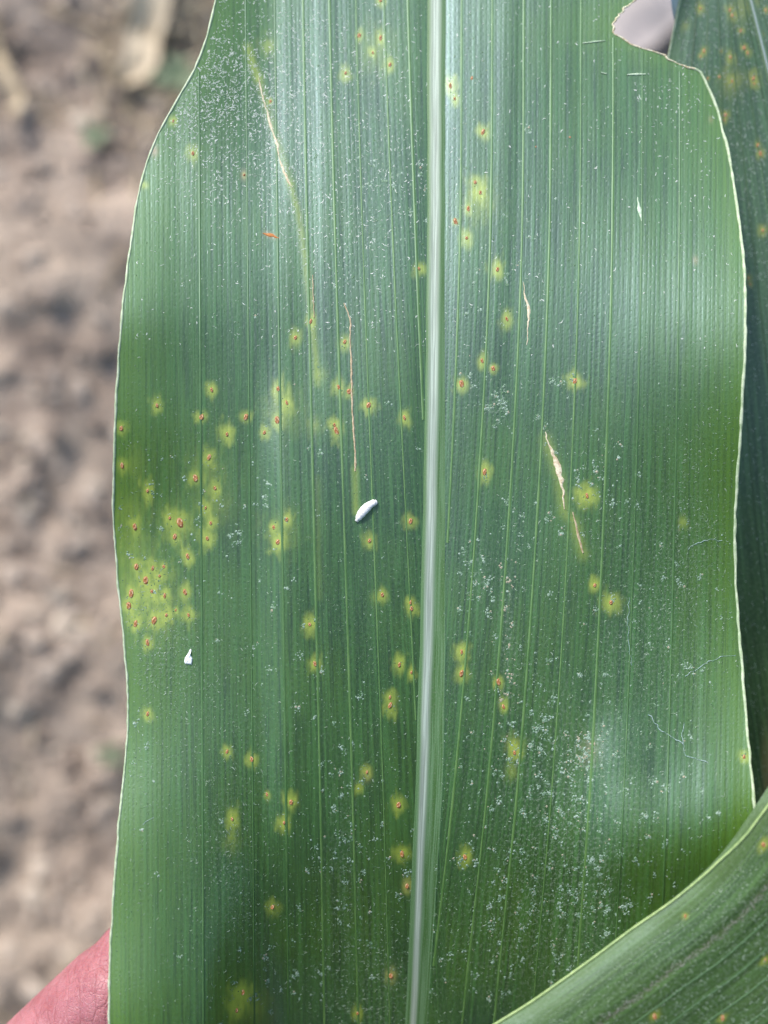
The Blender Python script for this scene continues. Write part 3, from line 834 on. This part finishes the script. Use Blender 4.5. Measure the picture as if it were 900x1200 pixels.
cx_, cy_ = dx[i_] + RNG.normal(0, 1, len(i_)) * sp_, dy[i_] + RNG.normal(0, 1, len(i_)) * sp_ * 1.15
ux, uy = uniform_blobs(9000)
rr = np.concatenate([0.5 + 1.0 * RNG.random(len(cx_)) ** 2 + 0.25 * np.minimum(m_[i_], 8) / 8, 0.4 + 0.8 * RNG.random(len(ux)) ** 2.5])
gx_ = np.concatenate([cx_, ux]); gy_ = np.concatenate([cy_, uy])
k = on_leaf(gx_, gy_); nclump = int(k[:len(cx_)].sum()); gx_, gy_, rr = gx_[k], gy_[k], rr[k]
n = len(gx_); wt = RNG.random(n)
tint = np.array([0.10, 0.20, 0.10])[None] + (np.array([0.36, 0.47, 0.39]) - np.array([0.10, 0.20, 0.10]))[None] * wt[:, None] ** 1.3
small = np.arange(n) >= nclump
tint[small] = np.array([0.07, 0.15, 0.06]) + (np.array([0.30, 0.40, 0.30]) - np.array([0.07, 0.15, 0.06])) * wt[small][:, None] ** 2
tanmask = ((RNG.random(n) < 0.06) & ~small) | ((np.hypot(gx_ - 690, gy_ - 880) < 30) & (RNG.random(n) < .25)) | ((np.abs(gx_ - 596) < 12) & (np.abs(gy_ - 745) < 90) & (RNG.random(n) < .6))
tint[tanmask] = np.array([0.38, 0.35, 0.25])
dust = grains('dust', gx_, gy_, rr, leaf_h, tint, M_DUST)
tag(dust, 'pale specks of dust and pollen sprinkled over the broad corn leaf', kind='stuff')

# silk strands lying on the leaf
def strand(pts_list, label, r=0.00010, seed=0):
    root = None
    for i, pts in enumerate(pts_list):
        x, y, w = densify(pts, [1] * len(pts), 2.0, 1.2, 400 + seed + i)
        y = y + 1.0 * vnoise(np.arange(len(y)) / 2.0, np.arange(len(y)) * 0.0, 420 + seed + i)
        rad = 0.48 * r * (1 + 0.6 * vnoise(np.arange(len(x)) / 2.5, np.arange(len(x)) * 0.0, 430 + seed + i))
        if root is None:
            root = empty('silk_strand', tuple(P(x[0], y[0], leaf_h(x[0], y[0]))))
            tag(root, label, 'silk strand', 'silk strands stuck to the broad leaf')
        o = make_tube('strand', P(x, y, leaf_h(x, y) + 0.00006) - np.array(root.location), np.maximum(rad, 0.00002), M_SILK, root, 4)
strand([[(760,837),(768,848),(775,857),(788,864),(800,871),(803,885),(815,889),(830,893)], [(801,848),(799,858),(801,872)]], 'forked pale silk strand on the leaf above the lower right corner', 0.00011, 0)
strand([[(803,792),(815,785),(830,776),(845,770),(862,768)]], 'thin pale silk strand reaching the right leaf margin below the middle', 0.00008, 10)
strand([[(806,643),(818,636),(832,632),(846,634)]], 'short arched silk strand near the middle of the right leaf margin', 0.00008, 20)
strand([[(737,700),(736,735),(738,765),(741,780)]], 'straight bluish silk strand running along the veins right of the midrib', 0.00007, 30)
strand([[(166,968),(172,962),(180,958)],], 'tiny curved silk strand near the lower left leaf margin', 0.00005, 40)

# ------------------------------------------------------------------ white grub-like husk and white flake
def husk():
    pts = [(417.5, 611.5), (420, 607), (424, 601), (429, 595.5), (434, 591), (438.5, 589), (441.5, 588.8)]
    wid = [2.5, 7.5, 10.2, 10.4, 8.8, 7.8, 4.0]
    d = np.linspace(0, 1, 7); t = np.linspace(0, 1, 30)
    x = np.interp(t, d, [p[0] for p in pts]); y = np.interp(t, d, [p[1] for p in pts])
    ker = np.ones(5) / 5
    x = np.convolve(np.pad(x, 2, 'edge'), ker, 'valid'); y = np.convolve(np.pad(y, 2, 'edge'), ker, 'valid')
    w = np.interp(t, d, wid); w = w * (1 - 0.10 * np.exp(-((t - .70) / .06) ** 2)) * (1 + 0.035 * np.sin(t * 48))
    w[0] = 0.6; w[1] = 4.4; w[-1] = 0.6; w[-2] = 4.6; w[-3] = 6.6
    base = P(x, y, leaf_h(x, y))
    r = w * K / 2
    base[:, 2] += r * 0.62
    tt = np.gradient(base, axis=0); tt /= np.linalg.norm(tt, axis=1, keepdims=True)
    sx = np.cross(tt, (0, 0, 1)); sx /= np.linalg.norm(sx, axis=1, keepdims=True); sy = np.cross(sx, tt)
    a = np.linspace(0, 2*np.pi, 14, endpoint=False)
    v = base[:, None] + r[:, None, None] * (np.cos(a)[None, :, None] * sx[:, None] + 0.8 * np.sin(a)[None, :, None] * sy[:, None])
    i = np.arange(29)[:, None] * 14; j = np.arange(14)[None]
    f = np.stack([i + j, i + (j+1) % 14, i + 14 + (j+1) % 14, i + 14 + j], -1).reshape(-1, 4)
    o = link('insect_husk', np_mesh('insect_husk', v.reshape(-1, 3), f), M_WHITE)
    tag(o, 'smooth white grub shaped husk lying on the leaf left of the midrib', 'insect husk')
husk()
def flake():
    out = [(215.8,775.5),(216.6,771),(219,767.5),(221,764.5),(222.4,761.2),(223.6,760.2),(224.4,762),(223.2,764.5),(223.4,767.5),(225.6,771.5),(225.2,776),(224.6,779),(220,778.4),(217,778)]
    o_ = np.array(out); c = np.array([220.6, 773.5]); n = len(o_)
    ring = np.concatenate([o_, c + (o_ - c) * 0.8, c + (o_ - c) * 0.4, c[None]])
    hh = leaf_h(ring[:, 0], ring[:, 1]) + np.concatenate([np.zeros(n), np.full(n, 0.00030), np.full(n, 0.00042), [0.00045]]) + np.concatenate([np.full(n, 0.00002), RNG.uniform(-.00004, .00004, 2*n), [0]])
    q = [(a*n+i, a*n+(i+1) % n, (a+1)*n+(i+1) % n, (a+1)*n+i) for a in (0, 1) for i in range(n)]
    t = [(2*n+i, 2*n+(i+1) % n, 3*n) for i in range(n)]
    me = np_mesh('white_flake', P(ring[:, 0], ring[:, 1], hh), [np.array(q)[:, ::-1], np.array(t)[:, ::-1]], smooth=False)
    tag(link('white_flake', me, M_FLAKE), 'tiny bright white flake with a pointed tip near the left leaf margin', 'flake')
flake()

# ------------------------------------------------------------------ the leaf behind, at right
rear = empty('corn_leaf', (0, 0, 0))
tag(rear, 'dark green corn leaf behind the right margin of the broad leaf, with thin bluish midrib', 'leaf')
b_left = pl([(-700, 1010), (-300, 880), (-100, 820), (0, 797), (68, 783), (160, 766), (300, 752), (500, 748), (700, 758), (900, 790), (1200, 860), (1700, 1010)])
b_mid = pl([(-700, 745), (-300, 800), (0, 880), (40, 890), (80, 900), (300, 950), (600, 1000), (900, 1040), (1200, 1075), (1700, 1130)])
def b_midc(y): return np.where(y < -60, np.maximum(b_mid(y), b_left(y) + 40), b_mid(y))
def rear_h(x, y):
    x, y = np.broadcast_arrays(np.asarray(x, float), np.asarray(y, float))
    h = -23.0 - 4.0 * ((y - 300) / 600) ** 2 + 1.6 * np.clip(np.abs(x - b_midc(y)) / 150, 0, 2) + 0.8 * fbm(x / 120, y / 260, 41, 2) + 0.06 * vnoise(x / 9, y / 600, 47)
    return h * 0.001
ysb = np.concatenate([np.linspace(-700, -20, 30)[:-1], np.arange(-20, 1000, 3.0), np.linspace(1000, 1700, 40)])
bl, bm = b_left(ysb), b_midc(ysb)
wb = np.maximum(bm - bl, 40)
XB = np.concatenate([bl[:, None] + (bm - bl)[:, None] * np.linspace(0, 1, 90)[None], bm[:, None] + wb[:, None] * 1.1 * np.linspace(0, 1, 60)[None, 1:]], 1)
YB = np.repeat(ysb[:, None], XB.shape[1], 1)
meb = np_mesh('blade', P(XB, YB, rear_h(XB, YB)).reshape(-1, 3), grid_faces(*XB.shape))
sB = (XB - bm[:, None]) * (200 / np.maximum(wb, 60))[:, None]
add_uv(meb, np.stack([sB / 100 + 31, YB / 100], -1).reshape(-1, 2))
RPUST = [(821,10,8,1),(855,12,9,1),(858,18,8,.9),(825,60,7,1),(821,66,6,.9),(872,56,7,1.2),(876,62,6,.9),(856,67,10,1.2),(883,92,11,1.1),(884,98,9,1),(858,95,9,.9),(829,92,4,.8),(843,90,3,.8),(850,135,9,1),(849,141,5,.8),
         (888,170,6,1.2),(891,180,7,1.2),(894,270,9,1.1),(877,326,7,1),(879,333,5,.9),(892,40,5,.8),(868,36,6,.8),(897,12,5,.9),(845,60,5,.6)]
hb = halo_field(XB, YB, RPUST, [(857,95,14,.5),(868,12,14,.4),(885,1,10,.3),(803,30,5,.5)], [], 92)
eb = np.exp(-np.abs(XB - bl[:, None]) / 10.0)
dB = 0.75 * sstep(888, 897, XB) * sstep(830, 900, YB) * np.ones_like(XB)
add_attr(meb, 'marks', np.stack([hb, eb, dB * .5, np.full_like(hb, .35)], -1).reshape(-1, 4))
link('blade', meb, M_BACK, rear)
yy = np.linspace(-60, 1200, 160); xx = b_midc(yy)
c = np.linspace(0, 1, 7)
Xm = xx[:, None] + (c[None] - .5) * 8; Ym = np.repeat(yy[:, None], 7, 1)
mm = np_mesh('midrib', P(Xm, Ym, rear_h(Xm, Ym) + 0.0004 * np.sin(np.pi * c)[None]).reshape(-1, 3), grid_faces(*Xm.shape))
add_uv(mm, np.stack([np.repeat(c[None] * 3, 160, 0), Ym / 100], -1).reshape(-1, 2))
link('midrib', mm, M_MIDRIB_B, rear)
make_tube('margin', P(bl, ysb, rear_h(bl, ysb)), 0.00020, M_MARGIN, rear)
RPUST = RPUST
for off in (-150, -120, -92, -66, -42, -20, 24, 50):
    yy = np.arange(-30, 1000, 10.0)
    xv = b_midc(yy) + off * np.maximum(b_midc(yy) - b_left(yy), 40) / 200
    strip('vein', xv, yy, np.full(len(yy), 1.8), rear_h, M_VEIN_DULL, rear, rise=0.00006, lift=0.00002)
M_UNDER = noisy_material('pale_underside', (0.36, 0.46, 0.52), (0.46, 0.56, 0.62), 0.45, 500)
yy = np.linspace(-70, 27, 24)
wf_ = 20 * np.clip((27 - yy) / 60, 0, 1) ** 0.8
c = np.linspace(0, 1, 6)
Xu = b_left(yy)[:, None] - wf_[:, None] * c[None]; Yu = np.repeat(yy[:, None], 6, 1)
link('folded_margin', np_mesh('folded_margin', P(Xu, Yu, rear_h(b_left(yy), yy)[:, None] - 0.0006 * np.sin(c * 1.5)[None]).reshape(-1, 3), grid_faces(*Xu.shape)), M_UNDER, rear)
place_pustules([(x, y, r, q * .72) for x, y, r, q in RPUST], rear_h, rear)
def on_rear(x, y): return (x > b_left(y) + 3) & (x < 915) & (y > -20) & (y < 960)
rx_ = RNG.uniform(780, 915, 5200); ry_ = RNG.uniform(-20, 960, 5200) ** 1.0
k = on_rear(rx_, ry_) & ((ry_ < 330) | (RNG.random(5200) < 0.35)); rx_, ry_ = rx_[k], ry_[k]; n = len(rx_)
t_ = np.array([0.16, 0.22, 0.18])[None] + np.array([0.30, 0.32, 0.30])[None] * RNG.random((n, 1))
fh = flecks('leaf_hair', rx_, ry_, RNG.normal(1.2, 0.8, n), RNG.uniform(1.5, 4.0, n), RNG.uniform(0.6, 1.1, n), RNG.uniform(-.3, .3, n), rear_h, t_, M_DUST, parent=rear)
tag(fh, kind='stuff')

# ------------------------------------------------------------------ the leaf in front, lower right
front = empty('corn_leaf', (0, 0, 0))
tag(front, 'corn leaf with curled pale margin lying across the lower right corner in front', 'leaf')
EDGE = np.array([(-200,1760),(100,1530),(300,1390),(480,1268),(575,1203),(620,1175),(660,1147),(700,1118),(740,1088),(780,1060),(810,1035),(838,1008),(858,984),(878,955),(900,922),(925,880),(960,815),(1010,720),(1080,600),(1180,470)], float)
_ed = np.concatenate([[0], np.cumsum(np.hypot(*np.diff(EDGE, axis=0).T))])
_ex, _ey = pl(list(zip(_ed, EDGE[:, 0]))), pl(list(zip(_ed, EDGE[:, 1])))
INW = np.array([0.66, 0.75]) / math.hypot(0.66, 0.75)
def f_px(w, a):
    """leaf coordinates (w px inward from the margin, a px along it) -> photo pixels"""
    return _ex(a) + INW[0] * w, _ey(a) + INW[1] * w
A0 = _ed[4]
def front_h(w, a):
    w, a = np.broadcast_arrays(np.asarray(w, float), np.asarray(a, float))
    h = 15.0 - 3.2 * np.clip(1 - w / 70, 0, 2) ** 2 - 5.0 * np.clip((w - 60) / 300, 0, 3) + 1.0 * fbm(w / 120, a / 300, 61, 2) + 0.05 * vnoise(w / 8, a / 600, 67)
    h = h + 0.35 * vnoise(w / 30, a / 40, 68) * np.exp(-w / 40)
    h = h - 0.12 * np.exp(-((w - 66) / 5) ** 2)
    return h * 0.001
w_ = np.concatenate([np.linspace(0, 160, 90), np.linspace(160, 560, 90)[1:]])
a_ = np.concatenate([np.linspace(0, A0 - 40, 50)[:-1], np.arange(A0 - 40, A0 + 560, 3.0), np.linspace(A0 + 560, _ed[-1], 40)])
WF, AF = np.meshgrid(w_, a_)
XF, YF = f_px(WF, AF)
mef = np_mesh('blade', P(XF, YF, front_h(WF, AF)).reshape(-1, 3), grid_faces(*WF.shape)[:, ::-1])
add_uv(mef, np.stack([WF / 100 + 12, AF / 100], -1).reshape(-1, 2))
def to_wa(px, py):
    best = None
    a = np.linspace(0, _ed[-1], 4000)
    w = ((px - _ex(a)) * INW[0] + (py - _ey(a)) * INW[1])
    res = np.hypot(px - _ex(a) - w * INW[0], py - _ey(a) - w * INW[1])
    i = int(np.argmin(np.where(w > 0, res, 1e9)))
    return float(w[i]), float(a[i])
FP = [(895,990,11,1.2),(897,1125,8,.6),(767,1191,9,1),(847,1193,7,.8),(803,1074,6,.6)]
FPUST = [(*to_wa(x, y), r, s) for x, y, r, s in FP]
hf = halo_field(WF, AF, FPUST, [], [], 93)
ef = np.clip(1 - WF / 34, 0, 1) ** 0.7 * 0.9
df = 0.06 * np.exp(-((WF - 68 - 3 * vnoise(AF / 30, AF * 0, 70)) / 2.6) ** 2) * sstep(A0 + 40, A0 + 110, AF)
add_attr(mef, 'marks', np.stack([hf, ef, df, np.full_like(hf, .55)], -1).reshape(-1, 4))
link('blade', mef, M_FRONT, front)
rim_a = a_
rim_w = np.interp(rim_a, [A0, A0 + 240, A0 + 330, A0 + 380, A0 + 450, A0 + 600], [0.5, 1.0, 4, 11, 14, 14])
xr_, yr_ = f_px(rim_w, rim_a)
make_tube('margin', P(xr_, yr_, front_h(rim_w, rim_a) + 0.0001), 0.00020, M_MARGIN_LIME, front)
for ww in (92, 118, 143, 170, 198, 226, 255):
    aa = np.arange(A0 - 40, A0 + 600, 12.0)
    strip('vein', np.full(len(aa), float(ww)) + 2 * vnoise(aa / 200, aa * 0 + ww, 72), aa, np.full(len(aa), 1.8), front_h, M_VEIN_SOFT, front, rise=0.00005, lift=0.00001, to_px=f_px)
place_pustules(FPUST, front_h, front, f_px)
n = 6500
fw = np.concatenate([RNG.uniform(25, 330, n), RNG.normal(68, 2.0, 400) + 2 * vnoise(np.arange(400) / 9.0, np.zeros(400), 3)]); fa = np.concatenate([RNG.uniform(A0 - 40, A0 + 560, n), np.sort(RNG.uniform(A0 + 60, A0 + 420, 400))])
n = len(fw)
t_ = np.array([0.09, 0.16, 0.08])[None] + np.array([0.26, 0.28, 0.24])[None] * RNG.random((n, 1))
t_[-400:] = np.array([0.14, 0.15, 0.10]) + 0.18 * RNG.random((400, 1))
fh = flecks('leaf_hair', fw, fa, RNG.normal(1.2, 0.9, n), RNG.uniform(1.5, 4.2, n), RNG.uniform(0.7, 1.2, n), RNG.uniform(-.3, .3, n), front_h, t_, M_DUST, to_px=f_px, parent=front)
tag(fh, kind='stuff')

# ------------------------------------------------------------------ the hand behind the leaf (one continuous surface)
def skin_material():
    g = N('skin')
    tc = g.n('ShaderNodeTexCoord').outputs['Object']
    big = g.noise(tc, 160.0, 3.0, 0.55)
    fine = g.noise(tc, 900.0, 3.0, 0.6)
    mp = g.n('ShaderNodeMapping'); g.set(mp.inputs[0], tc); mp.inputs['Rotation'].default_value = (0, 0, 0.25); mp.inputs['Scale'].default_value = (1.0, 0.38, 0.6)
    wr = g.n('ShaderNodeTexVoronoi', feature='DISTANCE_TO_EDGE'); g.set(wr.inputs['Vector'], mp.outputs[0]); wr.inputs['Scale'].default_value = 430.0
    line = g.ramp(wr.outputs['Distance'], 0.08, 0.0)
    mp2 = g.n('ShaderNodeMapping'); g.set(mp2.inputs[0], tc); mp2.inputs['Rotation'].default_value = (0, 0, -0.5)
    wr2 = g.n('ShaderNodeTexVoronoi', feature='DISTANCE_TO_EDGE'); g.set(wr2.inputs['Vector'], mp2.outputs[0]); wr2.inputs['Scale'].default_value = 1400.0
    line2 = g.ramp(wr2.outputs['Distance'], 0.12, 0.0)
    c = g.mix(g.ramp(big, 0.3, 0.7), (0.315, 0.100, 0.116), (0.41, 0.160, 0.180))
    c = g.mix(g.math('MULTIPLY', g.ramp(fine, 0.45, 0.75), 0.35), c, (0.50, 0.25, 0.26))
    c = g.mix(g.math('MULTIPLY', line, 0.16), c, (0.22, 0.055, 0.055))
    hgt = g.math('ADD', g.math('MULTIPLY', line, -0.5), g.math('ADD', g.math('MULTIPLY', line2, -0.3), g.math('MULTIPLY', fine, 0.5)))
    nrm = g.bump(hgt, 0.6, 0.00025)
    p = g.bsdf(c, 0.45, 0.45, nrm, Subsurface_Weight=0.25, Subsurface_Scale=0.003)
    return g.done(p)
M_SKIN = skin_material()
M_NAIL = noisy_material('nail', (0.62, 0.36, 0.31), (0.70, 0.46, 0.40), 0.25, 400)

def hp(px, py, h):  # a hand joint, measured like the leaf (mm below the leaf plane)
    return P(px, py, (h - 9.0) * 0.001)

def build_hand():
    # index finger runs up and to the right under the leaf; the others lie beside it
    wrist = hp(-420, 1830, -42); fore = hp(-900, 2420, -60)
    mcp = [hp(-96, 1395, -9), hp(20, 1490, -22), hp(105, 1590, -24), hp(165, 1690, -25)]
    pip = [hp(146, 1156, -2.0), hp(285, 1230, -17), hp(372, 1335, -18), hp(400, 1470, -18)]
    dip = [hp(262, 1030, -4.0), hp(430, 1095, -15.5), hp(510, 1200, -15.5), hp(510, 1365, -15.5)]
    tip = [hp(350, 940, -6.0), hp(520, 1000, -14.5), hp(600, 1110, -14.5), hp(590, 1290, -14)]
    rad = [(10.2, 9.5, 7.6, 6.4), (10.0, 9.0, 7.6, 6.5), (9.6, 8.6, 7.2, 6.2), (8.8, 7.4, 6.4, 5.5)]
    caps = []
    for f in range(4):
        r = [q * 0.001 for q in rad[f]]
        if f == 0:      # the near finger: full up to the fold, slimmer beyond it
            fold = mcp[0] + (pip[0] - mcp[0]) * 1.0
            caps += [(mcp[0], r[0], fold, 0.0088), (fold + (dip[0] - pip[0]) * 0.02 + np.array([0, 0, -0.0012]), 0.0083, dip[0], 0.0074), (dip[0], 0.0074, tip[0], r[3])]
        else:
            caps += [(mcp[f], r[0], pip[f], r[1]), (pip[f], r[1], dip[f], r[2]), (dip[f], r[2], tip[f], r[3])]
        caps.append((wrist + (mcp[f] - wrist) * 0.12, 0.016, mcp[f], r[0] * 1.12))
    th0, th1, th2, th3 = hp(-300, 1720, -30), hp(-90, 1640, -8), hp(90, 1560, 2), hp(235, 1500, -2)
    thumb = [(wrist, 0.018, th0, 0.0165), (th0, 0.0165, th1, 0.0122), (th1, 0.0122, th2, 0.0100), (th2, 0.0100, th3, 0.0082)]
    arm = [(wrist, 0.0215, fore, 0.031)]
    groups = caps + thumb + arm
    allp = np.array([q for c in groups for q in (c[0], c[2])])
    lo = allp.min(0) - 0.04; hi = allp.max(0) + 0.03
    lo[:2] = np.maximum(lo[:2], allp[:, :2].min(0) - 0.035)
    cs = 0.0012
    nx, ny, nz = np.ceil((hi - lo) / cs).astype(int)
    gx = lo[0] + np.arange(nx) * cs; gy = lo[1] + np.arange(ny) * cs; gz = lo[2] + np.arange(nz) * cs
    Pg = np.stack(np.meshgrid(gx, gy, gz, indexing='ij'), -1).astype(np.float32)
    sd = np.full((nx, ny, nz), 0.08, np.float32)
    def cap(a, ra, b, rb, box):
        q = Pg[box]; ba = (b - a).astype(np.float32); t = np.clip(((q - a.astype(np.float32)) @ ba) / (ba @ ba), 0, 1)
        return np.linalg.norm(q - a.astype(np.float32) - t[..., None] * ba, axis=-1) - (ra + (rb - ra) * t)
    for ci, (a, ra, b, rb) in enumerate(groups):
        m = max(ra, rb) + 0.012
        i0 = np.clip(((np.minimum(a, b) - m - lo) / cs).astype(int), 0, None); i1 = ((np.maximum(a, b) + m - lo) / cs).astype(int) + 2
        box = tuple(slice(p, q) for p, q in zip(i0, i1))
        d = cap(a, ra, b, rb, box)
        kk = 0.0007 if ci in (0, 1, 2, 4, 5, 6, 8, 9, 10, 12, 13, 14) else 0.006
        s0 = sd[box]; hmix = np.clip(0.5 + 0.5 * (s0 - d) / kk, 0, 1)
        sd[box] = s0 * (1 - hmix) + d * hmix - kk * hmix * (1 - hmix)
    # the skin fold across the finger
    p0 = hp(95, 1108, -2.0).astype(np.float32); nf = np.array([0.14, 0.99, 0.0], np.float32)
    rel = Pg - p0
    dp = np.abs(rel @ nf); near = np.linalg.norm(rel, axis=-1)
    sd = sd + 0.0007 * np.exp(-(dp / 0.0010) ** 2) * (near < 0.016)
    # surface nets
    ins = sd < 0
    cnt = np.zeros((nx-1, ny-1, nz-1), np.float32); acc = np.zeros((nx-1, ny-1, nz-1, 3), np.float32)
    sl = lambda dx, dy, dz: (slice(dx, nx-1+dx), slice(dy, ny-1+dy), slice(dz, nz-1+dz))
    corners = [(i, j, k) for i in (0, 1) for j in (0, 1) for k in (0, 1)]
    for c0 in corners:
        for ax in range(3):
            if c0[ax]: continue
            c1 = list(c0); c1[ax] = 1
            v0, v1 = sd[sl(*c0)], sd[sl(*c1)]
            cr = (v0 < 0) != (v1 < 0)
            tt = np.where(cr, v0 / np.where(cr, v0 - v1, 1), 0)
            pos = np.zeros(cr.shape + (3,), np.float32); pos[...] = c0; pos[..., ax] += tt
            acc += pos * cr[..., None]; cnt += cr
    act = cnt > 0
    vid = np.full(act.shape, -1, np.int64); vid[act] = np.arange(act.sum())
    ijk = np.argwhere(act)
    vtx = lo + cs * (ijk + acc[act] / cnt[act][:, None])
    quads = []
    for ax in range(3):
        o1, o2 = [(1, 2), (2, 0), (0, 1)][ax]
        s0 = [slice(1, -1)] * 3; s0[ax] = slice(0, -1); s1 = list(s0); s1[ax] = slice(1, None)
        a_in, b_in = ins[tuple(s0)], ins[tuple(s1)]
        loc = np.argwhere(a_in != b_in); flip = a_in[a_in != b_in]
        base = loc + 1; base[:, ax] -= 1
        def at(d1, d2):
            q = base.copy(); q[:, o1] += d1; q[:, o2] += d2
            return vid[q[:, 0], q[:, 1], q[:, 2]]
        q = np.stack([at(-1, -1), at(0, -1), at(0, 0), at(-1, 0)], -1)
        q = np.where(flip[:, None], q, q[:, ::-1])
        quads.append(q[(q >= 0).all(1)])
    F = np.concatenate(quads)
    root = empty('person', tuple(hp(-96, 1395, -20)))
    tag(root, 'pinkish bare hand holding the leaf from behind at its lower left margin', 'person')
    me = np_mesh('hand', vtx - np.array(root.location), F)
    o = link('hand', me, M_SKIN, root)
    # fingernails on the far side, thumbnail on the near side
    def nail(a, b, r, up, W=0.0055, L=0.010):
        d = (b - a) / np.linalg.norm(b - a); s = np.cross(d, up); s /= np.linalg.norm(s); nn = np.cross(s, d)
        u = np.linspace(-1, 1, 7); t = np.linspace(0, 1, 7)
        uu, tt = np.meshgrid(u, t, indexing='ij')
        th = uu * 0.75
        half = W * (1 - 0.25 * np.clip(tt - .7, 0, 1) ** 2 * 11)
        pos = b[None, None] + d * ((tt - 0.45) * L)[..., None] + s * (np.sin(th) / np.sin(.75) * half)[..., None] + nn * (r * np.cos(th) * 1.0 + 0.0003)[..., None]
        m = np_mesh('fingernail', (pos - np.array(root.location)).reshape(-1, 3), grid_faces(7, 7))
        no = link('fingernail', m, M_NAIL, root)
        so = no.modifiers.new('thick', 'SOLIDIFY'); so.thickness = 0.0005
    for f in range(4): nail(dip[f], tip[f], rad[f][3] * 0.001, np.array([0, 0, -1.0]))
    nail(th2, th3, 0.0082, np.array([0, 0, 1.0]), 0.0068, 0.013)
build_hand()

# ------------------------------------------------------------------ unseen corn plants, added to block sky light from the near side
M_STALK = noisy_material('stalk', (0.10, 0.17, 0.05), (0.17, 0.24, 0.09), 0.5, 30, 0.2, stretch=(3, 3, 0.3), bumpdist=0.001)
def sky_block_plant():
    root = empty('sky_block_plant', (0, 0, 0))
    r = random.Random(5)
    zz = np.linspace(-0.03, 1.75, 60); ang = np.linspace(0, 2 * np.pi, 9)[:-1]
    rr = 0.013 * (1 - 0.5 * zz / 1.75) * (1 + 0.18 * np.exp(-((zz / 0.16 % 1 - .5) / .12) ** 2))
    v = np.stack([rr[:, None] * np.cos(ang), rr[:, None] * np.sin(ang), np.repeat(zz[:, None], 8, 1)], -1).reshape(-1, 3)
    i = np.arange(59)[:, None] * 8; j = np.arange(8)[None]
    link('stalk', np_mesh('stalk', v, np.stack([i + j, i + (j+1) % 8, i + 8 + (j+1) % 8, i + 8 + j], -1).reshape(-1, 4)), M_STALK, root)
    for k in range(12):
        z0 = 0.25 + k * 0.125; a = (k % 2) * math.pi + r.uniform(-.4, .4)
        L = (0.80 - 0.25 * abs(k - 6) / 6) * r.uniform(.9, 1.1)
        u = np.linspace(0, 1, 26); w = np.linspace(-1, 1, 9)
        th = 1.15 - 2.1 * u ** 1.3 * r.uniform(.8, 1.1)
        ds = L / 25
        lx_ = np.cumsum(np.cos(th) * ds); lz_ = np.cumsum(np.sin(th) * ds)
        half = 0.045 * np.clip(np.sin(np.pi * np.clip(u * .8 + .16, 0, 1)), 0, 1) ** .7 * (1 - u ** 5)
        yy_ = w[None] * half[:, None]
        zz_ = lz_[:, None] + np.abs(w)[None] * half[:, None] * .35 + 0.006 * np.sin(u * 30 + k)[:, None] * w[None] ** 2
        xx_ = np.repeat(lx_[:, None], 9, 1)
        ca, sa = math.cos(a), math.sin(a)
        v = np.stack([xx_ * ca - yy_ * sa, xx_ * sa + yy_ * ca, z0 + zz_], -1).reshape(-1, 3)
        m = np_mesh('leaf', v, grid_faces(26, 9))
        add_uv(m, np.stack([yy_ / K / 100, xx_ / K / 100], -1).reshape(-1, 2))
        link('leaf', m, M_BACK, root)
    return root
first = sky_block_plant()
spots = [(0.26, -0.47, 0.05), (-0.62, -0.42, .3), (-0.30, -0.60, 1.9), (-0.04, -0.55, 0.2), (0.20, -0.58, 1.4), (0.50, -0.46, 2.6), (0.76, -0.20, .9), (-0.15, -0.95, 2.2), (0.35, -0.95, 0.7)]
for i, (x, y, a) in enumerate(spots):
    if i == 0: o = first
    else:
        o = first.copy(); COL.objects.link(o)
        for ch in list(first.children):
            c_ = ch.copy(); COL.objects.link(c_); c_.parent = o
    o.location = (x, y, float(soil_h(np.array(x), np.array(y))))
    o.rotation_euler = (0, 0, a)
    tag(o, 'tall green corn plant added out of view to block sky light from the leaf', 'corn plant', 'unseen corn plants added to block the sky')
